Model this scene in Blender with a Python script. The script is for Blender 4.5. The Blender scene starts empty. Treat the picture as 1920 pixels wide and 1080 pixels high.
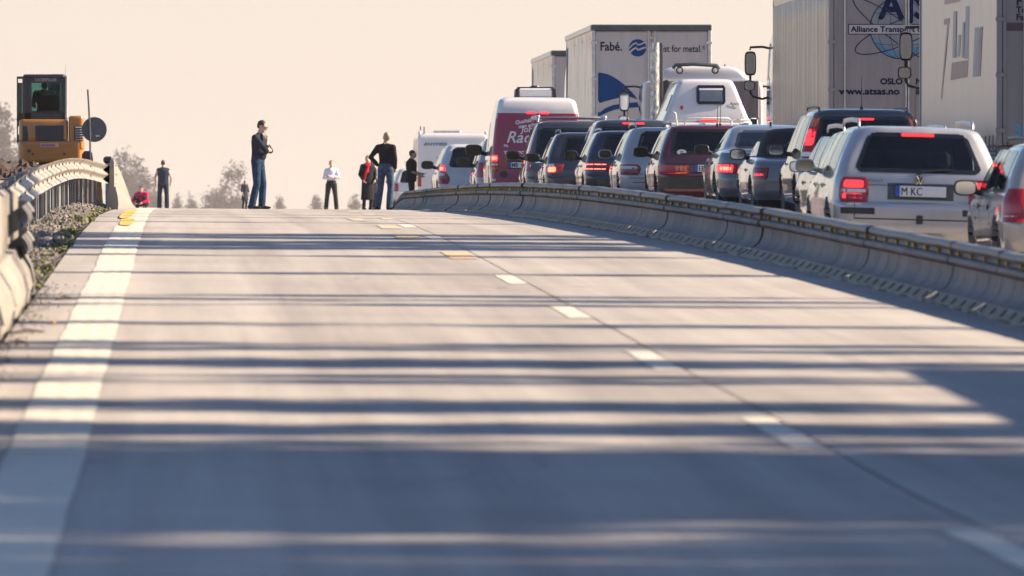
import bpy, bmesh, math, random
import numpy as np
from mathutils import Vector, Matrix, Euler
random.seed(7); rng = np.random.default_rng(7)
sc = bpy.context.scene
COL = sc.collection
R = math.radians

# ------------------------------------------------------------ camera, sky, sun, exposure
ZC = 1.29                                   # eye height over the near end of the road
FPX = 18000.0                               # focal length in pixels of a 1920 px wide frame
cam_d = bpy.data.cameras.new('camera'); cam = bpy.data.objects.new('camera', cam_d); COL.objects.link(cam)
cam_d.sensor_width = 36.0; cam_d.lens = 36.0*FPX/1920.0
cam_d.clip_start = 0.5; cam_d.clip_end = 20000.0
cam.location = (0, 0, ZC)
cam.rotation_euler = (R(90) - math.atan(152/FPX), 0, -math.atan(626/FPX))
cam_d.dof.use_dof = True; cam_d.dof.focus_distance = 165.0; cam_d.dof.aperture_fstop = 8.5
sc.camera = cam

SUN_EL, SUN_AZ = R(31), R(86)               # azimuth measured from the view axis (+Y) towards +X
world = bpy.data.worlds.new('World'); sc.world = world; world.use_nodes = True
wn = world.node_tree.nodes; wl = world.node_tree.links
bg = wn['Background']
sky = wn.new('ShaderNodeTexSky'); sky.sky_type = 'NISHITA'; sky.sun_disc = False
sky.sun_elevation = SUN_EL; sky.sun_rotation = SUN_AZ
sky.altitude = 100; sky.air_density = 1.0; sky.dust_density = .8; sky.ozone_density = 2.5
# a hazy day: towards the horizon the sky pales to cream, the same all the way round
tcw = wn.new('ShaderNodeTexCoord'); sep = wn.new('ShaderNodeSeparateXYZ'); wl.new(tcw.outputs['Generated'], sep.inputs[0])
rmp = wn.new('ShaderNodeValToRGB'); rmp.color_ramp.interpolation = 'EASE'
for p, a in ((0.0, 1.0), (.025, .82), (.06, .35), (.16, 0.0)):
    e = rmp.color_ramp.elements[0] if p == 0 else (rmp.color_ramp.elements[-1] if p == .16 else rmp.color_ramp.elements.new(p))
    e.position = p; e.color = (a, a, a, 1)
wl.new(sep.outputs['Z'], rmp.inputs['Fac'])
mxw = wn.new('ShaderNodeMix'); mxw.data_type = 'RGBA'; mxw.clamp_result = False
wl.new(rmp.outputs['Color'], mxw.inputs['Factor']); tint = wn.new('ShaderNodeMix'); tint.data_type = 'RGBA'; tint.blend_type = 'MULTIPLY'; tint.clamp_result = False
tint.inputs['Factor'].default_value = 1.0; tint.inputs['B'].default_value = (.92, .98, 1.1, 1)
wl.new(sky.outputs[0], tint.inputs['A']); wl.new(tint.outputs['Result'], mxw.inputs['A']); mxw.inputs['B'].default_value = (5.7, 4.92, 4.12, 1)
wl.new(mxw.outputs['Result'], bg.inputs[0]); bg.inputs[1].default_value = 0.06

sun_d = bpy.data.lights.new('sun', 'SUN'); sun = bpy.data.objects.new('sun', sun_d); COL.objects.link(sun)
sun_d.energy = 5.0; sun_d.angle = R(0.53); sun_d.color = (1.0, 0.80, 0.58)
sv = Vector((math.sin(SUN_AZ)*math.cos(SUN_EL), math.cos(SUN_AZ)*math.cos(SUN_EL), math.sin(SUN_EL)))
sun.rotation_euler = sv.to_track_quat('Z', 'Y').to_euler(); sun.location = (60, 60, 60)

sc.view_settings.view_transform = 'Standard'; sc.view_settings.look = 'None'
sc.view_settings.exposure = 1.53; sc.view_settings.gamma = 1.0; sc.view_settings.use_curve_mapping = False
sc.render.engine = 'CYCLES'
sc.cycles.use_denoising = True
sc.cycles.max_bounces = 8; sc.cycles.transparent_max_bounces = 24; sc.cycles.volume_bounces = 1

# ------------------------------------------------------------ helpers
def pchip(xs, ys):
    xs = np.array(xs, float); ys = np.array(ys, float); h = np.diff(xs); d = np.diff(ys)/h
    m = np.zeros(len(xs)); m[0] = d[0]; m[-1] = d[-1]
    for i in range(1, len(xs)-1):
        if d[i-1]*d[i] > 0:
            w1 = 2*h[i]+h[i-1]; w2 = h[i]+2*h[i-1]; m[i] = (w1+w2)/(w1/d[i-1]+w2/d[i])
    def f(x):
        x = np.clip(np.asarray(x, float), xs[0], xs[-1]); i = np.clip(np.searchsorted(xs, x)-1, 0, len(xs)-2)
        t = (x-xs[i])/h[i]
        return (2*t**3-3*t**2+1)*ys[i]+(t**3-2*t**2+t)*h[i]*m[i]+(-2*t**3+3*t**2)*ys[i+1]+(t**3-t**2)*h[i]*m[i+1]
    return f
def sstep(a, b, x):
    t = np.clip((np.asarray(x, float)-a)/(b-a), 0, 1); return t*t*(3-2*t)

def tag(o, label=None, cat=None, group=None, kind=None):
    if label: o['label'] = label
    if cat: o['category'] = cat
    if group: o['group'] = group
    if kind: o['kind'] = kind
    return o
def thing(name, label, cat, loc=(0, 0, 0), rotz=0.0, group=None):
    o = bpy.data.objects.new(name, None); COL.objects.link(o)
    o.location = loc; o.rotation_euler = (0, 0, rotz); o.empty_display_size = 0.2
    return tag(o, label, cat, group)
def copy_tree(o, parent=None):
    c = o.copy(); COL.objects.link(c)
    if parent is not None: c.parent = parent
    for ch in list(o.children): copy_tree(ch, c)
    return c
def inst(name, me, parent, loc=(0, 0, 0), rot=(0, 0, 0), scale=(1, 1, 1)):
    o = bpy.data.objects.new(name, me); COL.objects.link(o); o.parent = parent
    o.location = loc; o.rotation_euler = rot; o.scale = scale
    return o

class MB:
    """collects simple shapes into one mesh"""
    def __init__(self): self.v = []; self.f = []; self.m = []
    def add(self, vs, fs, mi=0):
        n = len(self.v); self.v += [tuple(map(float, p)) for p in vs]
        for f in fs: self.f.append(tuple(int(a)+n for a in f)); self.m.append(mi)
        return self
    def box(self, c, s, b=0.0, mi=0, rot=None):
        hx, hy, hz = s[0]/2, s[1]/2, s[2]/2; b = min(b, hx*.9, hy*.9, hz*.9)
        vs = []; fs = []; c = Vector(c)
        if b <= 0:
            for x in (-1, 1):
                for y in (-1, 1):
                    for z in (-1, 1): vs.append(Vector((x*hx, y*hy, z*hz)))
            fs = [(0, 1, 3, 2), (4, 6, 7, 5), (0, 4, 5, 1), (2, 3, 7, 6), (0, 2, 6, 4), (1, 5, 7, 3)]
        else:
            idx = {}
            for x in (-1, 1):
                for y in (-1, 1):
                    for z in (-1, 1):
                        for a in range(3):
                            p = [x*(hx-b), y*(hy-b), z*(hz-b)]
                            p[a] = (x*hx, y*hy, z*hz)[a]
                            idx[(x, y, z, a)] = len(vs); vs.append(Vector(p))
            for a in range(3):
                u, w = [(1, 2), (2, 0), (0, 1)][a]
                for sgn in (-1, 1):
                    q = []
                    for (su, sw) in ((-1, -1), (1, -1), (1, 1), (-1, 1)):
                        k = [0, 0, 0]; k[a] = sgn; k[u] = su; k[w] = sw; q.append(idx[(*k, a)])
                    fs.append(tuple(q if sgn > 0 else q[::-1]))
            for a in range(3):
                u, w = [(1, 2), (2, 0), (0, 1)][a]
                for su in (-1, 1):
                    for sw in (-1, 1):
                        def k(s, face):
                            kk = [0, 0, 0]; kk[a] = s; kk[u] = su; kk[w] = sw; return idx[(*kk, face)]
                        q = (k(-1, u), k(1, u), k(1, w), k(-1, w))
                        fs.append(q if su*sw > 0 else q[::-1])
            for x in (-1, 1):
                for y in (-1, 1):
                    for z in (-1, 1):
                        q = (idx[(x, y, z, 0)], idx[(x, y, z, 1)], idx[(x, y, z, 2)])
                        fs.append(q if x*y*z > 0 else q[::-1])
        if rot is not None:
            M = Euler(rot).to_matrix(); vs = [M @ p for p in vs]
        return self.add([p+c for p in vs], fs, mi)
    def tube(self, pts, r, n=8, mi=0, caps=True, flat=1.0):
        pts = [Vector(p) for p in pts]; rs = r if isinstance(r, (list, tuple)) else [r]*len(pts)
        vs = []; up = Vector((0, 0, 1)); prev = None
        for i, p in enumerate(pts):
            t = (pts[min(i+1, len(pts)-1)]-pts[max(i-1, 0)]).normalized()
            if prev is None:
                a = up if abs(t.z) < .9 else Vector((0, 1, 0)); u = t.cross(a).normalized()
            else:
                u = (prev - t*prev.dot(t)).normalized()
            prev = u; w = t.cross(u)
            for k in range(n):
                an = 2*math.pi*k/n; vs.append(p+u*(math.cos(an)*rs[i])+w*(math.sin(an)*rs[i]*flat))
        fs = []
        for i in range(len(pts)-1):
            for k in range(n):
                fs.append((i*n+k, i*n+(k+1) % n, (i+1)*n+(k+1) % n, (i+1)*n+k))
        if caps:
            fs.append(tuple(range(n))[::-1]); fs.append(tuple(range((len(pts)-1)*n, len(pts)*n)))
        return self.add(vs, fs, mi)
    def lathe(self, prof, c=(0, 0, 0), axis='z', n=20, mi=0):
        """prof: list of (radius, height along axis)"""
        vs = []; c = Vector(c)
        for (r, h) in prof:
            for k in range(n):
                a = 2*math.pi*k/n; x, y = r*math.cos(a), r*math.sin(a)
                p = {'z': (x, y, h), 'y': (x, h, -y), 'x': (h, x, y)}[axis]; vs.append(Vector(p)+c)
        fs = []
        for i in range(len(prof)-1):
            for k in range(n): fs.append((i*n+k, i*n+(k+1) % n, (i+1)*n+(k+1) % n, (i+1)*n+k))
        if prof[0][0] > 1e-4: fs.append(tuple(range(n))[::-1])
        if prof[-1][0] > 1e-4: fs.append(tuple(range((len(prof)-1)*n, len(prof)*n)))
        return self.add(vs, fs, mi)
    def prism(self, poly, axis, a0, a1, mi=0):
        """poly in the two other axes (x: (y,z), y: (x,z), z: (x,y)) extruded a0..a1"""
        n = len(poly); vs = []
        for a in (a0, a1):
            for (p, q) in poly: vs.append({'x': (a, p, q), 'y': (p, a, q), 'z': (p, q, a)}[axis])
        fs = [tuple(range(n))[::-1], tuple(range(n, 2*n))]
        for k in range(n): fs.append((k, (k+1) % n, n+(k+1) % n, n+k))
        return self.add(vs, fs, mi)
    def grid(self, P, mi=0, wrap=False, mask=None):
        """P: array (a,b,3)"""
        P = np.asarray(P, float); a, b = P.shape[:2]; fs = []; ms = []
        for i in range(a-1):
            for j in range(b if wrap else b-1):
                if mask is not None and not mask[i][j]: continue
                fs.append((i*b+j, i*b+(j+1) % b, (i+1)*b+(j+1) % b, (i+1)*b+j))
        return self.add(P.reshape(-1, 3), fs, mi)
    def mesh(self, name, mats, smooth=None):
        me = bpy.data.meshes.new(name); me.from_pydata(self.v, [], self.f)
        for m in (mats if isinstance(mats, (list, tuple)) else [mats]): me.materials.append(m)
        me.polygons.foreach_set('material_index', self.m)
        bm = bmesh.new(); bm.from_mesh(me); bmesh.ops.recalc_face_normals(bm, faces=bm.faces); bm.to_mesh(me); bm.free()
        if smooth is not None:
            me.polygons.foreach_set('use_smooth', [True]*len(me.polygons)); me.set_sharp_from_angle(angle=R(smooth))
        me.update(); return me
    def build(self, name, mats, parent=None, loc=(0, 0, 0), rot=(0, 0, 0), smooth=None):
        o = bpy.data.objects.new(name, self.mesh(name, mats, smooth)); COL.objects.link(o)
        if parent is not None: o.parent = parent
        o.location = loc; o.rotation_euler = rot
        return o

def text(name, body, size, m, parent, loc, rot=(R(90), 0, 0), shear=0.0, bold=0.0, ext=0.002, align='LEFT', sx=1.0, space=1.0, fat=0.0):
    cu = bpy.data.curves.new(name, 'FONT'); cu.body = body; cu.size = size; cu.shear = shear; cu.offset = bold
    cu.extrude = ext; cu.align_x = align; cu.space_character = space; cu.resolution_u = 3
    cu.materials.append(m)
    tmp = bpy.data.objects.new('tmp', cu); COL.objects.link(tmp)
    me = bpy.data.meshes.new_from_object(tmp); bpy.data.objects.remove(tmp); bpy.data.curves.remove(cu); me.name = name
    if fat > 0:                                  # heavier strokes: the outline laid several times side by side
        bm = bmesh.new()
        for k, (dx, dz) in enumerate(((0, 0), (fat, 0), (-fat, 0), (0, fat), (0, -fat))):
            n0 = len(bm.verts); bm.from_mesh(me); bm.verts.ensure_lookup_table()
            for v in bm.verts[n0:]: v.co += Vector((dx, dz, -.0006*k))
        bm.to_mesh(me); bm.free()
    o = bpy.data.objects.new(name, me); COL.objects.link(o); o.parent = parent; o.location = loc; o.rotation_euler = rot
    o.scale = (sx, 1, 1)
    return o

# ------------------------------------------------------------ materials
def nmat(name):
    m = bpy.data.materials.new(name); m.use_nodes = True
    return m, m.node_tree.nodes, m.node_tree.links, m.node_tree.nodes['Principled BSDF']
def coords(n, l, scale=(1, 1, 1), space='Object'):
    tc = n.new('ShaderNodeTexCoord'); mp = n.new('ShaderNodeMapping'); mp.inputs['Scale'].default_value = scale
    l.new(tc.outputs[space], mp.inputs['Vector']); return mp.outputs['Vector']
def mat(name, col, rough=.6, metal=0.0, var=.12, scale=6.0, bump=0.0, bscale=40.0, coat=0.0, spec=.5, stretch=(1, 1, 1),
        emit=None, estr=0.0, col2=None, dirt=0.0):
    m, n, l, b = nmat(name)
    b.inputs['Roughness'].default_value = rough; b.inputs['Metallic'].default_value = metal
    b.inputs['Coat Weight'].default_value = coat; b.inputs['Coat Roughness'].default_value = .04
    b.inputs['Specular IOR Level'].default_value = spec
    v = coords(n, l, stretch)
    nz = n.new('ShaderNodeTexNoise'); nz.inputs['Scale'].default_value = scale; nz.inputs['Detail'].default_value = 5
    nz.inputs['Roughness'].default_value = .6; l.new(v, nz.inputs['Vector'])
    rp = n.new('ShaderNodeValToRGB'); rp.color_ramp.elements[0].position = .3; rp.color_ramp.elements[1].position = .7
    c1 = [max(0, c*(1-var)) for c in col]; c2 = list(col2) if col2 else [min(1, c*(1+var)) for c in col]
    rp.color_ramp.elements[0].color = (*c1, 1); rp.color_ramp.elements[1].color = (*c2, 1)
    l.new(nz.outputs['Fac'], rp.inputs['Fac']); out = rp.outputs['Color']
    if dirt > 0:
        n2 = n.new('ShaderNodeTexNoise'); n2.inputs['Scale'].default_value = scale*.35; n2.inputs['Detail'].default_value = 8
        n2.inputs['Roughness'].default_value = .7; l.new(v, n2.inputs['Vector'])
        r2 = n.new('ShaderNodeValToRGB'); r2.color_ramp.elements[0].position = .48; r2.color_ramp.elements[1].position = .75
        r2.color_ramp.elements[0].color = (0, 0, 0, 1); r2.color_ramp.elements[1].color = (dirt, dirt, dirt, 1)
        l.new(n2.outputs['Fac'], r2.inputs['Fac'])
        mx = n.new('ShaderNodeMix'); mx.data_type = 'RGBA'; mx.inputs['B'].default_value = (.11, .09, .07, 1)
        l.new(r2.outputs['Color'], mx.inputs['Factor']); l.new(out, mx.inputs['A']); out = mx.outputs['Result']
    l.new(out, b.inputs['Base Color'])
    if bump > 0:
        n3 = n.new('ShaderNodeTexNoise'); n3.inputs['Scale'].default_value = bscale; n3.inputs['Detail'].default_value = 4
        l.new(v, n3.inputs['Vector'])
        bp = n.new('ShaderNodeBump'); bp.inputs['Strength'].default_value = bump; bp.inputs['Distance'].default_value = .02
        l.new(n3.outputs['Fac'], bp.inputs['Height']); l.new(bp.outputs['Normal'], b.inputs['Normal'])
    if emit:
        b.inputs['Emission Color'].default_value = (*emit, 1); b.inputs['Emission Strength'].default_value = estr
    return m
def paint(name, col, metal=.0, rough=.35, coat=1.0, dirt=.25):
    """car paint; the inside of the shell (back faces) is dark trim"""
    m = mat(name, col, rough=rough, metal=metal, var=.04, scale=3.0, coat=coat, dirt=dirt)
    n, l = m.node_tree.nodes, m.node_tree.links; b = n['Principled BSDF']
    g = n.new('ShaderNodeNewGeometry'); d = n.new('ShaderNodeBsdfDiffuse'); d.inputs['Color'].default_value = (.03, .032, .035, 1)
    mx = n.new('ShaderNodeMixShader'); l.new(g.outputs['Backfacing'], mx.inputs[0])
    l.new(b.outputs[0], mx.inputs[1]); l.new(d.outputs[0], mx.inputs[2]); l.new(mx.outputs[0], n['Material Output'].inputs['Surface'])
    return m
def glass(name, tint, refl=.08):
    m, n, l, b = nmat(name); n.remove(b)
    t = n.new('ShaderNodeBsdfTransparent'); t.inputs['Color'].default_value = (*tint, 1)
    g = n.new('ShaderNodeBsdfGlossy'); g.inputs['Roughness'].default_value = .03; g.inputs['Color'].default_value = (1, 1, 1, 1)
    fr = n.new('ShaderNodeFresnel'); fr.inputs['IOR'].default_value = 1.5
    mx = n.new('ShaderNodeMixShader'); l.new(fr.outputs[0], mx.inputs[0]); l.new(t.outputs[0], mx.inputs[1]); l.new(g.outputs[0], mx.inputs[2])
    l.new(mx.outputs[0], n['Material Output'].inputs['Surface']); return m

M = {}
M['black_plastic'] = mat('black_plastic', (.018, .019, .021), .45, var=.2, scale=12)
M['under'] = mat('underbody', (.012, .012, .013), .8, var=.2)
M['rubber'] = mat('rubber', (.022, .022, .023), .75, var=.25, scale=14, bump=.1)
M['alloy'] = mat('alloy', (.42, .42, .43), .35, metal=.8, var=.1)
M['chrome'] = mat('chrome', (.75, .75, .76), .12, metal=1, var=.05)
M['frit'] = mat('frit', (.012, .013, .015), .12, var=.1, spec=.6)
M['glass'] = glass('window_glass', (.52, .70, .68))
M['glass_dark'] = glass('privacy_glass', (.16, .22, .23))
M['mirror'] = mat('mirror_glass', (.7, .75, .78), .03, metal=1, var=.02)
M['seat'] = mat('seat_cloth', (.03, .032, .036), .9, var=.2, scale=30)
M['red_lens'] = mat('red_lens', (.28, .008, .012), .12, var=.15, scale=30, coat=.6)
M['red_lit'] = mat('red_lens_lit', (.5, .01, .012), .2, var=.1, emit=(1, .03, .035), estr=.9)
M['red_hot'] = mat('red_lamp_lit', (.6, .05, .03), .2, var=.1, emit=(1, .10, .06), estr=2.2)
M['amber_lens'] = mat('amber_lens', (.55, .16, .03), .15, var=.15, scale=30, coat=.6)
M['clear_lens'] = mat('clear_lens', (.62, .60, .58), .12, var=.1, scale=30, coat=.6)
M['plate'] = mat('plate_white', (.62, .63, .64), .35, var=.06, scale=20)
M['plate_blue'] = mat('plate_blue', (.02, .09, .40), .35, var=.06)
M['ink'] = mat('ink_black', (.015, .015, .018), .5, var=.1)
M['seam'] = mat('seam_shadow_gap', (.01, .01, .011), .9, var=.1)
M['white_paint'] = mat('white_paint', (.72, .71, .69), .45, var=.05, dirt=.12)
M['white_gloss'] = paint('white_gloss', (.58, .565, .56), dirt=.15)
M['steel'] = mat('galvanised_steel', (.50, .49, .47), .5, metal=.45, var=.18, scale=9, dirt=.25)
M['dark_steel'] = mat('dark_steel', (.09, .09, .095), .5, metal=.5, var=.25, scale=9)
M['skin'] = mat('skin', (.52, .31, .23), .55, var=.06, scale=20)
M['hair_dark'] = mat('hair_dark', (.025, .02, .017), .6, var=.3, scale=60)
M['hair_blond'] = mat('hair_blond', (.33, .245, .14), .55, var=.2, scale=60)
M['hair_grey'] = mat('hair_brown', (.16, .11, .07), .6, var=.25, scale=60)

# ------------------------------------------------------------ lie of the land
HJ = pchip([-50, 0, 30, 37, 41.9, 48.3, 53.7, 60.6, 70.7, 82.4, 89.6, 101, 114, 123, 141, 165, 200, 250, 350, 600, 1000, 6000],
           [1.29, 1.27, 1.165, 1.125, 1.066, .985, .928, .835, .715, .58, .495, .365, .25, .184, .108, .065, .05, .055, .08, .14, .3, 4])
def G(X, Y):
    """height of the carriageway surface (crossfall to the right, steeper beyond the barrier on the near ramp)"""
    f = 1-sstep(112, 150, Y); f2 = f+np.clip((97-Y)*.11, 0, .8)
    return ZC-(HJ(Y)+.007*(np.clip(X, -1.1, 14)-2.85)+(.004+.053*f)*(np.clip(X, 5.2, 5.9)-5.2)+(.006+.137*f2)*(np.clip(X, 5.9, 7.0)-5.9))
def GL(X, Y):
    """terrain left of the carriageway: gravel verge, then a bank"""
    X = np.asarray(X, float); Y = np.asarray(Y, float)
    z = G(X, Y)+.10*sstep(110, 160, Y)*sstep(-1.15, -1.6, X)-.03*sstep(-1.07, -1.13, X)
    z = z+.55*sstep(-2.1, -3.4, X)*sstep(150, 215, Y)*(1-sstep(270, 330, Y))
    return z
def pix(x, D): return (x-334.0)/FPX*D       # lateral position of what the photograph shows at column x, D metres away

def sheet(name, xs, ys, zf, m, dz=0.0, parent=None, smooth=True):
    X, Y = np.meshgrid(xs, ys); Z = zf(X, Y)+dz
    b = MB(); b.grid(np.stack([X, Y, Z], -1)); o = b.build(name, m, parent, smooth=60 if smooth else None); return o

# concrete carriageway
def concrete_road():
    m, n, l, b = nmat('road_concrete')
    v = coords(n, l)
    def noise(scale, detail, rough, vec):
        t = n.new('ShaderNodeTexNoise'); t.inputs['Scale'].default_value = scale; t.inputs['Detail'].default_value = detail
        t.inputs['Roughness'].default_value = rough; l.new(vec, t.inputs['Vector']); return t.outputs['Fac']
    big = noise(.35, 6, .6, v)
    st = n.new('ShaderNodeMapping'); st.inputs['Scale'].default_value = (2.2, .035, 1); l.new(v, st.inputs['Vector'])
    lanes = noise(1.0, 5, .65, st.outputs[0])
    br = n.new('ShaderNodeMapping'); br.inputs['Scale'].default_value = (.5, 14, 1); l.new(v, br.inputs['Vector'])
    broom = noise(3.0, 4, .6, br.outputs[0])
    fine = noise(55, 4, .7, v)
    def ramp(fac, p0, c0, p1, c1):
        r = n.new('ShaderNodeValToRGB'); r.color_ramp.elements[0].position = p0; r.color_ramp.elements[1].position = p1
        r.color_ramp.elements[0].color = (*c0, 1); r.color_ramp.elements[1].color = (*c1, 1); l.new(fac, r.inputs['Fac']); return r.outputs['Color']
    base = ramp(big, .3, (.36, .338, .315), .72, (.43, .40, .372))
    def mul(a, bcol, f=1.0):
        x = n.new('ShaderNodeMix'); x.data_type = 'RGBA'; x.blend_type = 'MULTIPLY'; x.inputs['Factor'].default_value = f
        l.new(a, x.inputs['A']); l.new(bcol, x.inputs['B']); return x.outputs['Result']
    c = mul(base, ramp(lanes, .32, (.82, .82, .83), .62, (1, 1, 1)))
    c = mul(c, ramp(broom, .3, (.9, .9, .9), .6, (1, 1, 1)))
    c = mul(c, ramp(fine, .3, (.84, .84, .84), .55, (1, 1, 1)))
    # oil spots and specks
    spots = noise(2.3, 3, .5, v); c = mul(c, ramp(spots, .24, (.72, .72, .72), .31, (1, 1, 1)))
    vo = n.new('ShaderNodeTexVoronoi'); vo.feature = 'DISTANCE_TO_EDGE'; vo.inputs['Scale'].default_value = .16
    wv = n.new('ShaderNodeMix'); wv.data_type = 'RGBA'; wv.blend_type = 'ADD'; wv.inputs['Factor'].default_value = .5
    t2 = n.new('ShaderNodeTexNoise'); t2.inputs['Scale'].default_value = 1.2; t2.inputs['Detail'].default_value = 6; l.new(v, t2.inputs['Vector'])
    l.new(v, wv.inputs['A']); l.new(t2.outputs['Color'], wv.inputs['B']); l.new(wv.outputs['Result'], vo.inputs['Vector'])
    crack = ramp(vo.outputs['Distance'], .0, (.62, .62, .62), .0035, (1, 1, 1)); msk = ramp(noise(.12, 2, .5, v), .52, (0, 0, 0), .60, (1, 1, 1))
    mm_ = n.new('ShaderNodeMix'); mm_.data_type = 'RGBA'; l.new(msk, mm_.inputs['Factor']); mm_.inputs['A'].default_value = (1, 1, 1, 1); l.new(crack, mm_.inputs['B'])
    c = mul(c, mm_.outputs['Result'])
    tt = n.new('ShaderNodeMapping'); tt.inputs['Scale'].default_value = (1.1, .012, 1); l.new(v, tt.inputs['Vector'])
    c = mul(c, ramp(noise(1.6, 4, .6, tt.outputs[0]), .36, (.80, .80, .81), .60, (1, 1, 1)))
    l.new(c, b.inputs['Base Color']); b.inputs['Roughness'].default_value = .9; b.inputs['Specular IOR Level'].default_value = .03
    bp = n.new('ShaderNodeBump'); bp.inputs['Strength'].default_value = .25; bp.inputs['Distance'].default_value = .006
    l.new(fine, bp.inputs['Height']); l.new(bp.outputs[0], b.inputs['Normal'])
    return m
M['road'] = concrete_road()
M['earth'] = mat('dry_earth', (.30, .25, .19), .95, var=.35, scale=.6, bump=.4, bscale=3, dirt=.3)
M['gravel'] = mat('gravel', (.135, .115, .10), .95, var=.5, scale=28, bump=.9, bscale=34)
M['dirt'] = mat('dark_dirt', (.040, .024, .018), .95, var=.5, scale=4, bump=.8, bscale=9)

def geo(a, b, n): return np.concatenate([np.linspace(a, b, n)])
ys_road = np.concatenate([np.arange(-20, 320, 1.0), np.arange(320, 1500, 40)])
ROADX = np.array([-1.07, -.6, 0, 1, 2, 2.860])
ROADX2 = np.array([2.873, 4, 5.2, 5.9, 7.0, 8, 9.5, 11, 13.6])
road = sheet('road', ROADX, ys_road, G, M['road']); tag(road, kind='structure')
r2 = sheet('road_slab', ROADX2, ys_road, G, M['road'], parent=road)      # slab beyond the open lengthways joint
# ground under everything, out to the horizon
gx = np.concatenate([-np.geomspace(5000, 14, 14), np.linspace(-12, -1.3, 22), [-1.05, 0, 2, 5.9, 7, 9.5, 13.5], np.geomspace(15, 5000, 14)])
gy = np.concatenate([[-400, -100, -40], np.arange(-20, 330, 3.0), np.geomspace(340, 6000, 24)])
def gz(X, Y): return np.where(X < -1.06, GL(X, Y), G(X, Y)-.05)
ground = sheet('ground', gx, gy, gz, M['earth']); tag(ground, kind='structure')

# ---- gravel verge behind the edge of the slab (uneven sheet and loose stones)
vx = np.linspace(-2.6, -1.08, 26); vy = np.arange(40, 190, .45)
def vz(X, Y):
    return GL(X, Y)+.012+.016*np.sin(X*31+Y*7)*np.sin(Y*5.3-X*11)+rng.random(X.shape)*.03*sstep(-1.08, -1.2, X)
verge = sheet('gravel_verge', vx, vy, vz, M['gravel'], smooth=False); tag(verge, kind='structure')
M['stone'] = mat('verge_stone', (.145, .125, .11), .9, var=.5, scale=3, stretch=(9, 9, 9))
b = MB()
for k in range(5200):
    y = 66+rng.random()**1.3*104; x = -1.1-rng.random()**.8*1.1; r = .010+rng.random()**3*.038
    z = float(GL(x, y))+.03
    p = [(r, 0, 0), (-r, 0, 0), (0, r, 0), (0, -r, 0), (0, 0, r*.9), (0, 0, -r*.6)]
    an = rng.random()*6.28; ca, sa = math.cos(an), math.sin(an); j = 1+.5*(rng.random(6)-.5)
    p = [(x+(q[0]*ca-q[1]*sa)*j[i], y+(q[0]*sa+q[1]*ca)*j[i], z+q[2]*j[i]) for i, q in enumerate(p)]
    b.add(p, [(0, 2, 4), (2, 1, 4), (1, 3, 4), (3, 0, 4), (2, 0, 5), (1, 2, 5), (3, 1, 5), (0, 3, 5)])
tag(b.build('verge_stones', M['stone']), kind='stuff', label='loose pale stones scattered over the gravel verge')
# weeds along the edge of the slab
M['weed'] = mat('weed_leaf', (.075, .10, .02), .7, var=.5, scale=3, stretch=(5, 5, 5), col2=(.17, .165, .045))
b = MB()
for k in range(130):
    y = 74+rng.random()*90; x = -1.12-abs(rng.normal())*.07
    if rng.random() < .2: x -= rng.random()*.5
    if math.sin(y*.55)+.7*math.sin(y*1.7+1) < -.75: continue
    for q in range(int(7+rng.random()*12)):
        px, py = x+rng.normal()*.035, y+rng.normal()*.06; pz = float(GL(px, py)); h = .02+rng.random()*.055
        a = rng.random()*6.28; dx, dy = math.cos(a)*h*.9, math.sin(a)*h*.9; w = .012+rng.random()*.02
        ox, oy = -math.sin(a)*w, math.cos(a)*w
        b.add([(px, py, pz), (px+dx*.6+ox, py+dy*.6+oy, pz+h), (px+dx*1.2, py+dy*1.2, pz+h*.7), (px+dx*.6-ox, py+dy*.6-oy, pz+h)], [(0, 1, 2, 3)])
tag(b.build('weeds', M['weed']), kind='stuff', label='low green weeds along the edge of the concrete slab')

# ---- road markings
def mark_mat(name, col, rib):
    m, n, l, bs = nmat(name); v = coords(n, l)
    t = n.new('ShaderNodeTexNoise'); t.inputs['Scale'].default_value = 9; t.inputs['Detail'].default_value = 8; t.inputs['Roughness'].default_value = .7
    l.new(v, t.inputs['Vector'])
    r = n.new('ShaderNodeValToRGB'); r.color_ramp.elements[0].position = .28; r.color_ramp.elements[1].position = .5
    r.color_ramp.elements[0].color = (*[c*.72 for c in col], 1); r.color_ramp.elements[1].color = (*col, 1)
    l.new(t.outputs['Fac'], r.inputs['Fac']); l.new(r.outputs['Color'], bs.inputs['Base Color']); bs.inputs['Roughness'].default_value = .8; bs.inputs['Specular IOR Level'].default_value = .05
    return m
M['mark'] = mark_mat('marking_white', (.50, .47, .41), True)
M['mark_y'] = mark_mat('marking_yellow', (.60, .36, .11), False)
M['mark_yd'] = mark_mat('marking_yellow_faded', (.50, .38, .24), False)
M['mark_yp'] = mark_mat('marking_yellow_worn', (.46, .39, .30), False)
# wide left edge line: raised ribs run along it, its edges wander a little
ly = np.arange(6, 330, .5); n_r = 7
def edge_wob(y): return .004*np.sin(y*.31+1)+.003*np.sin(y*.83)
P = np.zeros((len(ly), n_r, 3))
for j in range(n_r):
    u = j/(n_r-1); x = -.735+.335*u+edge_wob(ly)+ .006*np.sin(ly*1.9)*(u-.5)
    P[:, j, 0] = x; P[:, j, 1] = ly; P[:, j, 2] = G(x, ly)+.005+(.0015 if j % 2 else 0.0)
b = MB(); b.grid(P); o = b.build('edge_line', M['mark'], road); o['kind'] = 'structure'
o['label'] = 'wide white ribbed edge line'
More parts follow.
